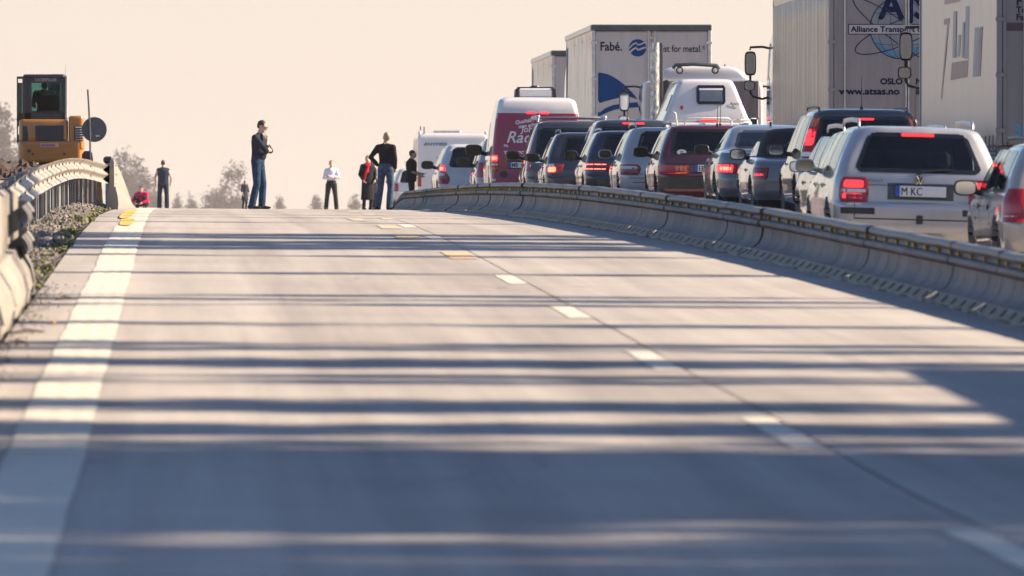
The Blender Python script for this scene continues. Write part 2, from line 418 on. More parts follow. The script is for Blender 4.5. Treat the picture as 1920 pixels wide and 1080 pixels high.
# dashes, 4 m long every 12 m, left of the joint
def strip(name, x0, x1, y0, y1, m, dz, ragged=0.0):
    yy = np.linspace(y0, y1, 7); P = np.zeros((7, 2, 3))
    for i, y in enumerate(yy):
        e = ragged*rng.normal(size=2) if ragged else (0, 0)
        xa, xb = x0+e[0], x1+e[1]
        P[i, 0] = (xa, y, float(G(xa, y))+dz); P[i, 1] = (xb, y, float(G(xb, y))+dz)
    bb = MB(); bb.grid(P); return bb.build(name, m, road)
k0 = 18000/428.0
for k in range(-1, 12):
    y0 = k0+k*12.02; 
    if k in (4,): 
        strip('worn_yellow_dash', 2.56, 2.80, y0-.2, y0+3.7, M['mark_yd'], .006, .012)
        continue
    strip('lane_dash', 2.695, 2.855, y0, y0+3.9, M['mark'], .004, .004)
    if k in (5,): strip('worn_yellow_dash', 2.36, 2.60, y0+.2, y0+4.2, M['mark_yd'], .006, .012)
    if k == 6: strip('worn_yellow_dash', 2.40, 2.62, y0-1.6, y0+2.4, M['mark_yp'], .006, .012)
    if k == 7: strip('worn_yellow_dash', 2.24, 2.42, y0-3.5, y0+1.5, M['mark_yp'], .006, .012)
# two overlapping yellow blobs painted on the edge line
for (cx, cy, rx, ry) in ((-.625, 118, .085, 4.6), (-.70, 138, .085, 15.0)):
    bb = MB(); vs = [(cx, cy, float(G(cx, cy))+.016)]
    for k in range(24):
        a = k/24*2*math.pi; x = cx+rx*math.copysign(abs(math.cos(a))**.6, math.cos(a)); y = cy+ry*math.copysign(abs(math.sin(a))**.6, math.sin(a))
        vs.append((x, y, float(G(x, y))+.016))
    bb.add(vs, [(0, 1+k, 1+(k+1) % 24) for k in range(24)]); bb.build('yellow_blob', M['mark_y'], road)
# litter by the near barrier
M['leaf'] = mat('dry_leaf', (.50, .24, .03), .8, var=.3)
M['twig'] = mat('dark_twig', (.04, .03, .025), .9)
def leaf(x, y, r, m, nm, lab):
    z = float(G(x, y)); bb = MB(); vs = []
    for k in range(9):
        a = k/9*6.28; q = r*(1 if k % 2 else .65); vs.append((x+q*math.cos(a), y+q*math.sin(a)*2.0, z+.008+.012*rng.random()))
    bb.add(vs+[(x, y, z+.03)], [(k, (k+1) % 9, 9) for k in range(9)]); tag(bb.build(nm, m), lab, nm.replace('_', ' '))
leaf(pix(101, 63.5), 63.3, .028, M['leaf'], 'fallen_leaf', 'bright orange dry leaf lying on the concrete left of the edge line')
leaf(pix(67, 65), 65.2, .03, M['weed'], 'fallen_leaf', 'olive leaf lying in a thin shadow beside the near barrier')
for (px, y, L, lb) in ((52, 61, .10, 'longest dark twig lying in shadow between the near barrier and the edge line'), (120, 71, .05, 'short dark twig on the sunlit concrete beside the edge line'), (30, 58.5, .06, 'dark twig lying closest to the foot of the near barrier')):
    x = pix(px, y); z = float(G(x, y))+.01
    bb = MB(); bb.tube([(x-L, y-.3, z), (x, y, z+.012), (x+L, y+.25, z)], [.008, .012, .006], 5)
    tag(bb.build('twig', M['twig']), lb, 'twig', 'twigs on the hard shoulder')
bb = MB()
for k in range(420):
    y = 47+rng.random()**.8*30; x = -1.06+abs(rng.normal())*.09
    if x > -.75: continue
    r = .004+rng.random()**2*.009; z = float(G(x, y))+r*.6
    bb.add([(x-r, y, z), (x+r, y, z), (x, y-r*2, z), (x, y+r*2, z), (x, y, z+r), ], [(0, 2, 4), (2, 1, 4), (1, 3, 4), (3, 0, 4)])
tag(bb.build('road_grit', M['twig']), kind='stuff', label='dark grit and crumbs gathered at the foot of the near barrier')
# ------------------------------------------------------------ steel barrier between the carriageways
XB = pchip([30, 50, 66, 81, 91, 98, 107, 125, 142, 165, 200, 235, 262], [5.99, 5.98, 5.93, 5.81, 5.68, 5.51, 5.27, 4.97, 4.85, 4.98, 5.3, 5.62, 5.75])
M['bar_steel'] = mat('barrier_steel', (.078, .064, .064), .6, metal=.1, var=.38, scale=1.6, stretch=(.1, 1, .10), dirt=.55)  # upright streaks in the colour stand for light bounced onto the wall
M['bar_top'] = mat('barrier_cap_steel', (.105, .10, .098), .5, metal=.2, var=.25, scale=4, dirt=.3)
M['bar_foot'] = mat('barrier_foot_yellowed', (.27, .205, .125), .7, var=.4, scale=6, dirt=.5)
M['peg'] = mat('yellow_reflector', (.36, .24, .015), .4, var=.2, scale=20)
M['slot'] = mat('rust_slot', (.035, .024, .014), .8, var=.4, scale=20)
bar = thing('steel_barrier', 'long low grey steel barrier with yellow pegs dividing the empty lanes from the queue', 'barrier', (0, 0, 0))
PROF = [(-.02, .085), (.0, .09), (.03, .105), (.062, .135), (.085, .175), (.10, .225), (.106, .285), (.098, .292), (.075, .298), (.060, .315), (.058, .338), (.072, .355), (.11, .362), (.135, .365), (.145, .405), (.28, .405), (.30, .36), (.31, .2), (.36, .05), (.48, .02)]
CAP = [(.135, .405), (.108, .408), (.092, .424), (.090, .445), (.105, .465), (.14, .476), (.20, .478), (.26, .468), (.285, .44), (.28, .407)]
FOOT = [(-.13, .006), (-.125, .022), (-.05, .062), (-.018, .087)]
m_ = M['bar_steel']; n_, l_ = m_.node_tree.nodes, m_.node_tree.links; bs_ = n_['Principled BSDF']      # bay tones painted in for uneven bounced and reflected light
src_ = bs_.inputs['Base Color'].links[0].from_socket
sp_ = n_.new('ShaderNodeSeparateXYZ'); tc_ = n_.new('ShaderNodeTexCoord'); l_.new(tc_.outputs['Object'], sp_.inputs[0])
dv_ = n_.new('ShaderNodeMath'); dv_.operation = 'DIVIDE'; l_.new(sp_.outputs['Y'], dv_.inputs[0]); dv_.inputs[1].default_value = .93
fl_ = n_.new('ShaderNodeMath'); fl_.operation = 'FLOOR'; l_.new(dv_.outputs[0], fl_.inputs[0])
wn_ = n_.new('ShaderNodeTexWhiteNoise'); wn_.noise_dimensions = '1D'; l_.new(fl_.outputs[0], wn_.inputs['W'])
rp_ = n_.new('ShaderNodeValToRGB'); rp_.color_ramp.elements[0].color = (.72, .74, .80, 1); rp_.color_ramp.elements[1].color = (1.65, 1.5, 1.46, 1); l_.new(wn_.outputs['Value'], rp_.inputs['Fac'])
mu_ = n_.new('ShaderNodeMix'); mu_.data_type = 'RGBA'; mu_.blend_type = 'MULTIPLY'; mu_.inputs['Factor'].default_value = 1; l_.new(src_, mu_.inputs['A']); l_.new(rp_.outputs['Color'], mu_.inputs['B']); l_.new(mu_.outputs['Result'], bs_.inputs['Base Color'])
def bpt(y, o, z):
    d = 1.0; tx = float(XB(y+d)-XB(y-d))/(2*d); x = float(XB(y))
    return (x+o, y-o*tx, float(G(x+o*.3, y))+z)
SEG = 4.0; y = 46.0; seg_i = 0
peg_b = MB(); peg_b.box((0, 0, 0), (.03, .06, .034), .008); peg_b.box((0, 0, -.016), (.02, .04, .05), .006); PEG = peg_b.mesh('reflector', M['peg'])
while y < 246:
    y1 = y+SEG-.03; b = MB(); jog = rng.normal()*.008; low = .0
    ysm = np.linspace(y, y1, 5)
    P = np.array([[bpt(a, o+jog, z) for (o, z) in PROF] for a in ysm]); b.grid(P)
    b.add(P[0], [tuple(range(len(PROF)))]); b.add(P[-1], [tuple(range(len(PROF)))[::-1]])
    s = b.build('barrier_segment', M['bar_steel'], bar, smooth=50)
    b = MB(); j2 = jog+rng.normal()*.004; ca = np.linspace(y-.01, y1+.05, 5)
    P = np.array([[bpt(a, o+j2, z+.004*math.sin(a*1.7)) for (o, z) in CAP] for a in ca]); b.grid(P)
    b.add(P[0], [tuple(range(len(CAP)))]); b.add(P[-1], [tuple(range(len(CAP)))[::-1]])
    # each cap runs a little over the next one
    C2 = [(.185+(o-.185)*1.07, z+(.007 if z > .43 else 0)) for (o, z) in CAP]
    P = np.array([[bpt(a, o+j2, z) for (o, z) in C2] for a in (y-.03, y+.16)]); b.grid(P)
    b.build('barrier_cap', M['bar_top'], s, smooth=50)
    # vertical ribs welded on the face
    for a in (y+.95, y+1.95, y+2.95):
        b = MB(); P = np.array([[bpt(q, o+jog-.007, z) for (o, z) in PROF[2:7]] for q in (a, a+.035)]); b.grid(P)
        b.build('face_rib', M['bar_steel'], s)
    b = MB(); P = np.array([[bpt(a, o+jog+(.008*math.sin(a*3.1)+.012*rng.normal() if k == 0 else 0), z) for k, (o, z) in enumerate(FOOT)] for a in np.linspace(y, y1, 17)]); b.grid(P)
    b.build('foot_flange', M['bar_foot'], s)
    for a in np.arange(y+.2, y1-.3, .78):
        b = MB(); q = [bpt(a, -.112+jog, .034), bpt(a+.12, -.112+jog, .034), bpt(a+.46, -.034+jog, .077), bpt(a+.34, -.034+jog, .077)]
        b.add(q, [(0, 1, 2, 3)]); b.build('foot_slot', M['slot'], s)
    for a in np.arange(y+.35, y1, 1.1):
        if rng.random() < .06: continue
        inst('reflector', PEG, s, bpt(a, .122+j2, .388+.003*rng.normal()), (0, 0, rng.normal()*.05))
    y += SEG; seg_i += 1
# ramped end section of the barrier
b = MB()
for i in range(1):
    aa = np.linspace(246.05, 262, 9)
    P = np.array([[bpt(a, o, z*(1-.88*((a-246)/16)**1.3)) for (o, z) in [FOOT[0]]+PROF[:13]+CAP[1:]+PROF[16:]] for a in aa]); b.grid(P)
    b.add(P[-1], [tuple(range(P.shape[1]))[::-1]])
b.build('end_ramp', M['bar_steel'], bar, smooth=50)

# ------------------------------------------------------------ left side: near barrier, guard rail, far barrier
M['cream_steel'] = mat('barrier_pale_concrete', (.225, .205, .178), .75, var=.16, scale=3, dirt=.25, bump=.15, bscale=30)
M['rail'] = mat('rail_zinc', (.28, .258, .228), .55, metal=.2, var=.15, scale=5, dirt=.25)
M['post'] = mat('post_zinc', (.33, .32, .31), .55, metal=.35, var=.25, scale=5, dirt=.3)
nb = thing('concrete_barrier', 'pale stepped barrier at the left edge ending in two rail stubs', 'barrier')
LP = [(0.0, .0), (.015, .10), (-.015, .22), (-.09, .34), (-.10, .37), (-.16, .375), (-.165, .78), (-.20, .81), (-.34, .81), (-.36, .4), (-.45, .3), (-.46, 0)]
def lpt(y, o, z, x0=-1.10): return (x0+o, y, float(G(x0, y))+z)
y = 40.0
while y < 72:
    y1 = min(y+3.96, 72.6); b = MB()
    ends = np.array([y, y+.09, y+.10, y1-.10, y1-.09, y1])
    P = np.array([[lpt(a, o-(.018 if i in (0, 5) else 0), z) for (o, z) in LP] for i, a in enumerate(ends)])
    b.grid(P); b.add(P[0], [tuple(range(len(LP)))]); b.add(P[-1], [tuple(range(len(LP)))[::-1]])
    s = b.build('barrier_block', M['cream_steel'], nb, smooth=35)
    for a in (y+1.0, y+2.0, y+3.0):                    # upright ribs on the faces of each block
        if a > y1-.3: continue
        b = MB(); P = np.array([[lpt(a+q, o+w, z) for (o, z) in LP[1:7]] for (q, w) in ((-.09, 0), (-.05, .02), (.05, .02), (.09, 0))]); b.grid(P)
        b.build('face_rib', M['cream_steel'], s)
    y += 4.0
b = MB()                                              # chamfered end block
P = np.array([[lpt(a, o*(1-.25*t), z*(1-.04*t)) for (o, z) in LP] for (a, t) in ((72.62, 0), (73.2, .4), (73.45, 1))]); b.grid(P); b.add(P[-1], [tuple(range(len(LP)))[::-1]])
b.build('end_block', M['cream_steel'], nb, smooth=30)
def wave(z): return .042*math.cos((z-.155)/.31*4*math.pi)        # two-wave rail profile across its height 0...31 cm
WZ = np.linspace(0, .31, 17)
def stub(z0):                                                    # end pieces of rail clamped to the barrier
    b = MB(); P = []
    for a in np.linspace(70.8, 75.0, 8):
        t = max(0, (a-73.6)/1.4); row = []
        for zz in np.linspace(0, .17, 9):
            bulge = .05*math.sin(zz/.17*math.pi)+.05*(1-t**2)
            row.append((-1.20+bulge-.0*t, a, float(G(-1.1, a))+z0+zz))
        P.append(row)
    b.grid(P); o = b.build('rail_stub', M['cream_steel'], nb, smooth=60)
    b2 = MB(); b2.lathe([(.0, -.01), (.02, -.005), (.02, .03), (0, .03)], (-1.145+.04, 72.6, float(G(-1.1, 72.6))+z0+.09), 'x', 10); b2.build('bolt', M['dark_steel'], o)
    b3 = MB(); P3 = [[(-1.20+.05*math.sin(zz/.17*math.pi)-.14*math.sin(q/8*math.pi/2), 75.0+.10*math.sin(q/8*math.pi), float(G(-1.1, 75))+z0+zz) for zz in np.linspace(0, .17, 9)] for q in range(9)]
    b3.grid(P3); b3.build('rounded_end', M['cream_steel'], o, smooth=60)
stub(.30); stub(.52)

gr = thing('guard_rail', 'two-wave steel guard rail on close-set posts curving up beside the gravel verge', 'guard rail')
XR = pchip([70, 80, 90, 120, 142, 152, 158, 164, 168], [-1.42, -1.46, -1.52, -1.60, -1.60, -1.52, -1.30, -1.05, -1.0])
ZR = pchip([70, 80, 100, 120, 150, 168], [.44, .45, .45, .45, .45, .46])
def rpt(y, o, z): 
    x = float(XR(y)); return (x+o, y, float(GL(x, y))-.06*0+float(ZR(y))+z)
y = 76.0
while y < 164:
    y1 = y+4.0; b = MB()
    for (dy0, dy1, off) in ((y-.16, y+.16, .006), (y+.16, y1-.16, 0)):
        P = [[rpt(a, wave(z)+off, z) for z in WZ] for a in np.linspace(dy0, dy1, 2 if off else 7)]; b.grid(P)
    o = b.build('rail_panel', M['rail'], gr, smooth=70)
    b = MB()
    for a in (y-.05, y+.06):
        for z in (.0775, .2325):
            b.lathe([(.018, 0), (.018, .012), (0, .014)], rpt(a, wave(z)+.006, z), 'x', 6)
    b.build('rail_bolt', M['dark_steel'], o)
    y = y1
pb = MB()
pb.prism([(-.05, -.028), (-.045, -.028), (-.045, .028), (-.005, .028), (-.005, -.028), (0.0, -.028), (0, .034), (-.05, .034)], 'z', -.3, .70); POST = pb.mesh('post', M['post'])
sb = MB(); sb.box((0, 0, 0), (.09, .06, .10), .01); SPC = sb.mesh('spacer', M['dark_steel'])
for y in np.arange(77, 160, 1.4):
    x = float(XR(y)); z = float(GL(x, y))
    p = inst('post', POST, gr, (x-.13, y, z), (0, 0, rng.normal()*.06))
    inst('spacer', SPC, p, (.045, 0, .60))
fb = thing('concrete_barrier', 'pale sunlit barrier at the crest ramping down beyond the guard rail', 'barrier')
b = MB(); aa = np.linspace(160, 205, 24)
P = []
for a in aa:
    t = (a-160)/45; hs = (1-t**1.7*.94)*1.0
    P.append([(-1.0+o*.4+.10*t*t, a, float(G(-1.0, a))+z*hs*1.02) for (o, z) in LP])
b.grid(P); b.add(P[0], [tuple(range(len(LP)))]); b.add(P[-1], [tuple(range(len(LP)))[::-1]])
b.build('barrier_wall', M['cream_steel'], fb, smooth=35)
dl = thing('marker_post', 'short dark capped marker post standing behind the guard rail end', 'post', (pix(203, 175), 175, float(GL(-1.3, 175))))
b = MB(); b.box((0, 0, .42), (.10, .08, .84), .02); b.build('stem', M['post'], dl)
b = MB(); b.box((0, 0, .89), (.175, .12, .13), .035); b.build('head', M['black_plastic'], dl)
# ------------------------------------------------------------ cars
class Body:
    """a car shell as stacked horizontal slices; local x right, y forward (0 = rearmost), z up"""
    NR, NC, NS, NFC, NF = 11, 9, 64, 6, 6
    def __init__(self, lv, bow=.07, wheels=(), wr=.335, wdepth=.2, flare=.014, side_bow=.02):
        a = np.array(lv, float); z = a[:, 0]; self.f = [pchip(z, a[:, k]) for k in range(1, 6)]
        self.z0, self.z1 = z[0], z[-1]; self.bow = bow; self.wheels = wheels; self.wr = wr; self.wd = wdepth; self.flare = flare; self.sb = side_bow
        self.knots = z; self.ztop = None
    def half(self, z, wells=True):
        yr, yf, w, rr, rf = [float(f(z)) for f in self.f]
        rr = min(rr, w*.95); rf = min(rf, w*.9); ln = yf-yr; rr_y = min(rr*1.35, ln*.45); rf_y = min(rf, ln*.45)
        P = []
        for i in range(self.NR):
            x = (w-rr)*i/(self.NR-1); P.append((x, yr+self.bow*(x/w)**2))
        yb = yr+self.bow*((w-rr)/w)**2
        for i in range(1, self.NC):
            t = i/(self.NC)*math.pi/2; P.append((w-rr+rr*math.sin(t), yb+rr_y*(1-math.cos(t))))
        ys = np.linspace(yb+rr_y, yf-rf_y, self.NS); ym = (ys[0]+ys[-1])/2; hl = max(.1, (ys[-1]-ys[0])/2)
        for y in ys:
            x = w-self.sb*((y-ym)/hl)**2*w
            if wells and z < .85:
                for yw in self.wheels:
                    d = math.hypot(y-yw, z-self.wr*.92)
                    ra = self.wr+.055
                    if d < ra: x -= self.wd*min(1, (ra-d)/.03)
                    elif d < ra+.10: x += self.flare*(1-(d-ra)/.10)
            P.append((x, y))
        x0 = P[-1][0]
        for i in range(1, self.NFC):
            t = i/self.NFC*math.pi/2; P.append((x0-rf*(1-math.cos(t)), yf-rf_y+rf_y*math.sin(t)))
        xe = x0-rf
        for i in range(self.NF): P.append((xe*(1-i/(self.NF-1)), yf+.10*(0 if xe < .01 else (1-(1-i/(self.NF-1))**2))*min(1, xe)))
        return np.array(P)
    def surf(self, mode, c, z, off=0.0):
        H = self.half(z, wells=False); ns = self.NR+self.NC-1
        if mode == 'rear':
            R_ = H[:ns]; s = -1 if c < 0 else 1; x = min(abs(c), R_[-1, 0]-.002); y = np.interp(x, R_[:, 0], R_[:, 1])
            y2 = np.interp(min(x+.02, R_[-1, 0]), R_[:, 0], R_[:, 1]); nx, ny = (y2-y)/.02, -1.0; q = math.hypot(nx, ny)
            return (s*(x+nx/q*off), y+ny/q*off, z)
        if mode in ('left', 'right'):
            S = H[self.NR:ns+self.NS]; x = np.interp(c, S[:, 1], S[:, 0]); s = -1 if mode == 'left' else 1
            return (s*(x+off), c, z)
        if mode == 'front':
            F_ = H[ns+self.NS:][::-1]; s = -1 if c < 0 else 1; x = min(abs(c), F_[:, 0].max()-.002)
            return (s*x, np.interp(x, F_[:, 0], F_[:, 1])+off, z)
        if mode in ('cl', 'cr'):           # arc length from the middle of the rear corner; >0 runs on to the flank
            A = H[:ns+self.NS]; L = np.concatenate([[0], np.cumsum(np.hypot(*np.diff(A, axis=0).T))]); mid = L[self.NR+self.NC//2]
            t = np.clip(mid+c, 0, L[-1]); x = np.interp(t, L, A[:, 0]); y = np.interp(t, L, A[:, 1])
            x2 = np.interp(t+.01, L, A[:, 0]); y2 = np.interp(t+.01, L, A[:, 1]); nx, ny = (y2-y), -(x2-x); q = math.hypot(nx, ny) or 1
            s = -1 if mode == 'cl' else 1
            return (s*(x+nx/q*off), y+ny/q*off, z)
    def patch(self, mode, rows, off=.004, n=9, m=12, frit=0.0, thick=0.0, round_=.0):
        """rows: (z, lo, hi) bottom to top; returns MB; material 0 = inner, 1 = border"""
        rows = np.array(sorted(rows), float); z0, z1 = rows[0, 0], rows[-1, 0]
        zs = np.linspace(z0, z1, n)
        if frit > 0: zs = np.concatenate([[z0, z0+frit], np.linspace(z0+frit, z1-frit, n)[1:-1], [z1-frit, z1]])
        P = np.zeros((len(zs), m+(2 if frit > 0 else 0), 3))
        for i, z in enumerate(zs):
            lo, hi = np.interp(z, rows[:, 0], rows[:, 1]), np.interp(z, rows[:, 0], rows[:, 2])
            if round_ > 0:
                dz = min(z-z0, z1-z)
                if dz < round_: k = round_-math.sqrt(max(0, round_**2-(round_-dz)**2)); lo += k; hi -= k
            cs = np.linspace(lo, hi, m)
            if frit > 0:
                fr = min(frit, (hi-lo)*.3); cs = np.concatenate([[lo], np.linspace(lo+fr, hi-fr, m), [hi]])
            for j, c in enumerate(cs): P[i, j] = self.surf(mode, c, z, off)
        b = MB(); a, c = P.shape[:2]
        b.v = [tuple(p) for p in P.reshape(-1, 3)]
        for i in range(a-1):
            for j in range(c-1):
                b.f.append((i*c+j, i*c+j+1, (i+1)*c+j+1, (i+1)*c+j))
                b.m.append(1 if frit > 0 and (i == 0 or i == a-2 or j == 0 or j == c-2) else 0)
        if thick > 0:
            ring = [(0, j) for j in range(c)]+[(i, c-1) for i in range(1, a)]+[(a-1, j) for j in range(c-2, -1, -1)]+[(i, 0) for i in range(a-2, 0, -1)]
            base = len(b.v); 
            for (i, j) in ring:
                z = zs[i]; p = P[i, j]
                ctr = P.reshape(-1, 3).mean(0)
                q = p.copy()
                if mode in ('rear',): q[1] += thick
                elif mode in ('cl', 'cr'):
                    q[0] *= (1-thick/abs(q[0])) if abs(q[0]) > .1 else 1; q[1] += thick*.6
                elif mode == 'front': q[1] -= thick
                else: q[0] *= (1-thick/abs(q[0]))
                b.v.append(tuple(q))
            k = len(ring)
            for t in range(k):
                i, j = ring[t]; i2, j2 = ring[(t+1) % k]
                b.f.append((i*c+j, i2*c+j2, base+(t+1) % k, base+t)); b.m.append(0 if frit == 0 else 1)
        return b
    def shell(self, wins, z_under, nz=46):
        zs = [self.z0]
        for a, c in zip(self.knots[:-1], self.knots[1:]):
            k = max(1, int(round((c-a)/.032))); zs += list(np.linspace(a, c, k+1)[1:])
        zs = np.array(zs); H = [self.half(z) for z in zs]; nh = len(H[0]); ns = self.NR+self.NC-1
        P = np.zeros((len(zs), nh*2-2, 3))
        for i, z in enumerate(zs):
            h = H[i]; full = np.concatenate([h, (h*[-1, 1])[1:-1][::-1]]); P[i, :, :2] = full; P[i, :, 2] = z
        b = MB(); a, c = P.shape[:2]; b.v = [tuple(p) for p in P.reshape(-1, 3)]
        for i in range(a-1):
            for j in range(c):
                j2 = (j+1) % c; q = (P[i, j]+P[i, j2]+P[i+1, j2]+P[i+1, j])/4
                jj = j if j < nh-1 else (2*nh-3-j)
                region = 'rear' if jj < ns else ('side' if jj < ns+self.NS-1 else 'front')
                side = 'right' if j < nh-1 else 'left'
                if self._in_win(wins, region, side, q): continue
                mi = 0
                if q[2] < z_under: mi = 1
                elif self.ztop and q[2] > self.ztop: mi = 2
                elif region == 'side':
                    for yw in self.wheels:
                        if math.hypot(q[1]-yw, q[2]-self.wr*.92) < self.wr+.045: mi = 1
                b.f.append((i*c+j, i*c+j2, (i+1)*c+j2, (i+1)*c+j)); b.m.append(mi)
        top = [(a-1)*c+j for j in range(c)]; n = len(b.v); b.v.append(tuple(P[-1].mean(0)+np.array([0, 0, .004])))
        for k in range(c): b.f.append((top[k], top[(k+1) % c], n)); b.m.append(2 if self.ztop else 0)
        b.f.append(tuple(range(c))[::-1]); b.m.append(1)
        return b
    @staticmethod
    def _in_win(wins, region, side, q):
        for (mode, rows) in wins:
            r = np.array(sorted(rows), float); mg = .035
            if not (r[0, 0]+mg*.6 < q[2] < r[-1, 0]-mg*.6): continue
            lo, hi = np.interp(q[2], r[:, 0], r[:, 1])+mg, np.interp(q[2], r[:, 0], r[:, 2])-mg
            if mode in ('rear', 'front') and region == mode and lo < q[0] < hi: return True
            if mode in ('left', 'right') and region == 'side' and side == mode and lo < q[1] < hi: return True
        return False

# meshes shared by all cars
def wheel_meshes(r, w):
    t = MB(); t.lathe([(r*.62, -w/2), (r*.90, -w/2), (r*.985, -w*.36), (r, -w*.2), (r, w*.2), (r*.985, w*.36), (r*.90, w/2), (r*.62, w/2)], (0, 0, 0), 'x', 28)
    rim = MB(); rim.lathe([(r*.64, -w*.40), (r*.66, -w*.49), (r*.60, -w*.47), (r*.55, -w*.30), (0, -w*.30)], (0, 0, 0), 'x', 24)
    for k in range(5):
        a = k/5*2*math.pi; rim.box((-w*.40, math.cos(a)*r*.32, math.sin(a)*r*.32), (w*.14, r*.17, r*.60), .01, rot=(a+math.pi/2 if False else a-math.pi/2, 0, 0))
    rim.lathe([(r*.14, -w*.30), (r*.13, -w*.46), (0, -w*.48)], (0, 0, 0), 'x', 12)
    return t.mesh('tyre', M['rubber'], 40), rim.mesh('rim', M['alloy'], 40)
WHEEL = {k: wheel_meshes(*k) for k in ((.315, .205), (.335, .215), (.36, .225))}
def seat_mesh():
    b = MB(); b.box((0, 0, .34), (.50, .52, .20), .05); b.box((0, -.26, .70), (.48, .15, .60), .06, rot=(R(-12), 0, 0))
    b.box((0, -.36, 1.09), (.26, .10, .19), .045, rot=(R(-8), 0, 0)); b.box((0, -.345, .98), (.16, .03, .12), .01); return b.mesh('seat', M['seat'], 40)
SEAT = seat_mesh()
def bench_mesh():
    b = MB(); b.box((0, 0, .62), (1.22, .16, .50), .05, rot=(R(-14), 0, 0))
    for x in (-.40, 0, .40): b.box((x, -.09, .915), (.25, .09, .13), .04)
    b.box((0, .30, .36), (1.24, .52, .18), .05); return b.mesh('rear_bench', M['seat'], 40)
BENCH = bench_mesh()
def mirror_meshes():
    b = MB(); n = 14; rows = []
    for (y, k) in ((-.052, .93), (-.046, 1.0), (0.0, 1.02), (.045, .86), (.075, .55), (.085, .2)):
        row = []
        for i in range(n):
            a = i/n*2*math.pi; ca, sa = math.cos(a), math.sin(a)
            row.append((.105*k*math.copysign(abs(ca)**.62, ca), y, .070*k*math.copysign(abs(sa)**.62, sa)))
        rows.append(row)
    b.grid(rows, wrap=True); b.add(rows[-1], [tuple(range(n))])
    b.add(rows[0], [tuple(range(n))[::-1]])
    b.tube([(.09, .03, -.03), (.15, .045, -.05), (.22, .05, -.062)], [.030, .026, .032], 8)
    g = MB(); row = [(p[0]*.9, -.0545, p[2]*.88) for p in rows[0]]; g.add(row, [tuple(range(n))[::-1]])
    return b, g
_mb, _mg = mirror_meshes()
MIRG = _mg.mesh('mirror_glass', M['mirror'])
def rail_mesh(L):
    b = MB(); pts = [(0, 0, 0), (0, .03, .030), (0, .10, .046), (0, L*.5, .052), (0, L-.12, .042), (0, L-.02, .020), (0, L, 0)]
    b.tube(pts, [.012, .017, .017, .016, .016, .015, .010], 8, flat=1.0)
    return b
def handle_mesh(m):
    b = MB(); b.box((-.018, 0, .0), (.02, .17, .022), .008); b.lathe([(.028, -.004), (.028, .002), (0, .003)], (-.004, .03, -.005), 'x', 10, 1); return b.mesh('door_handle', [m, M['seam']], 40)

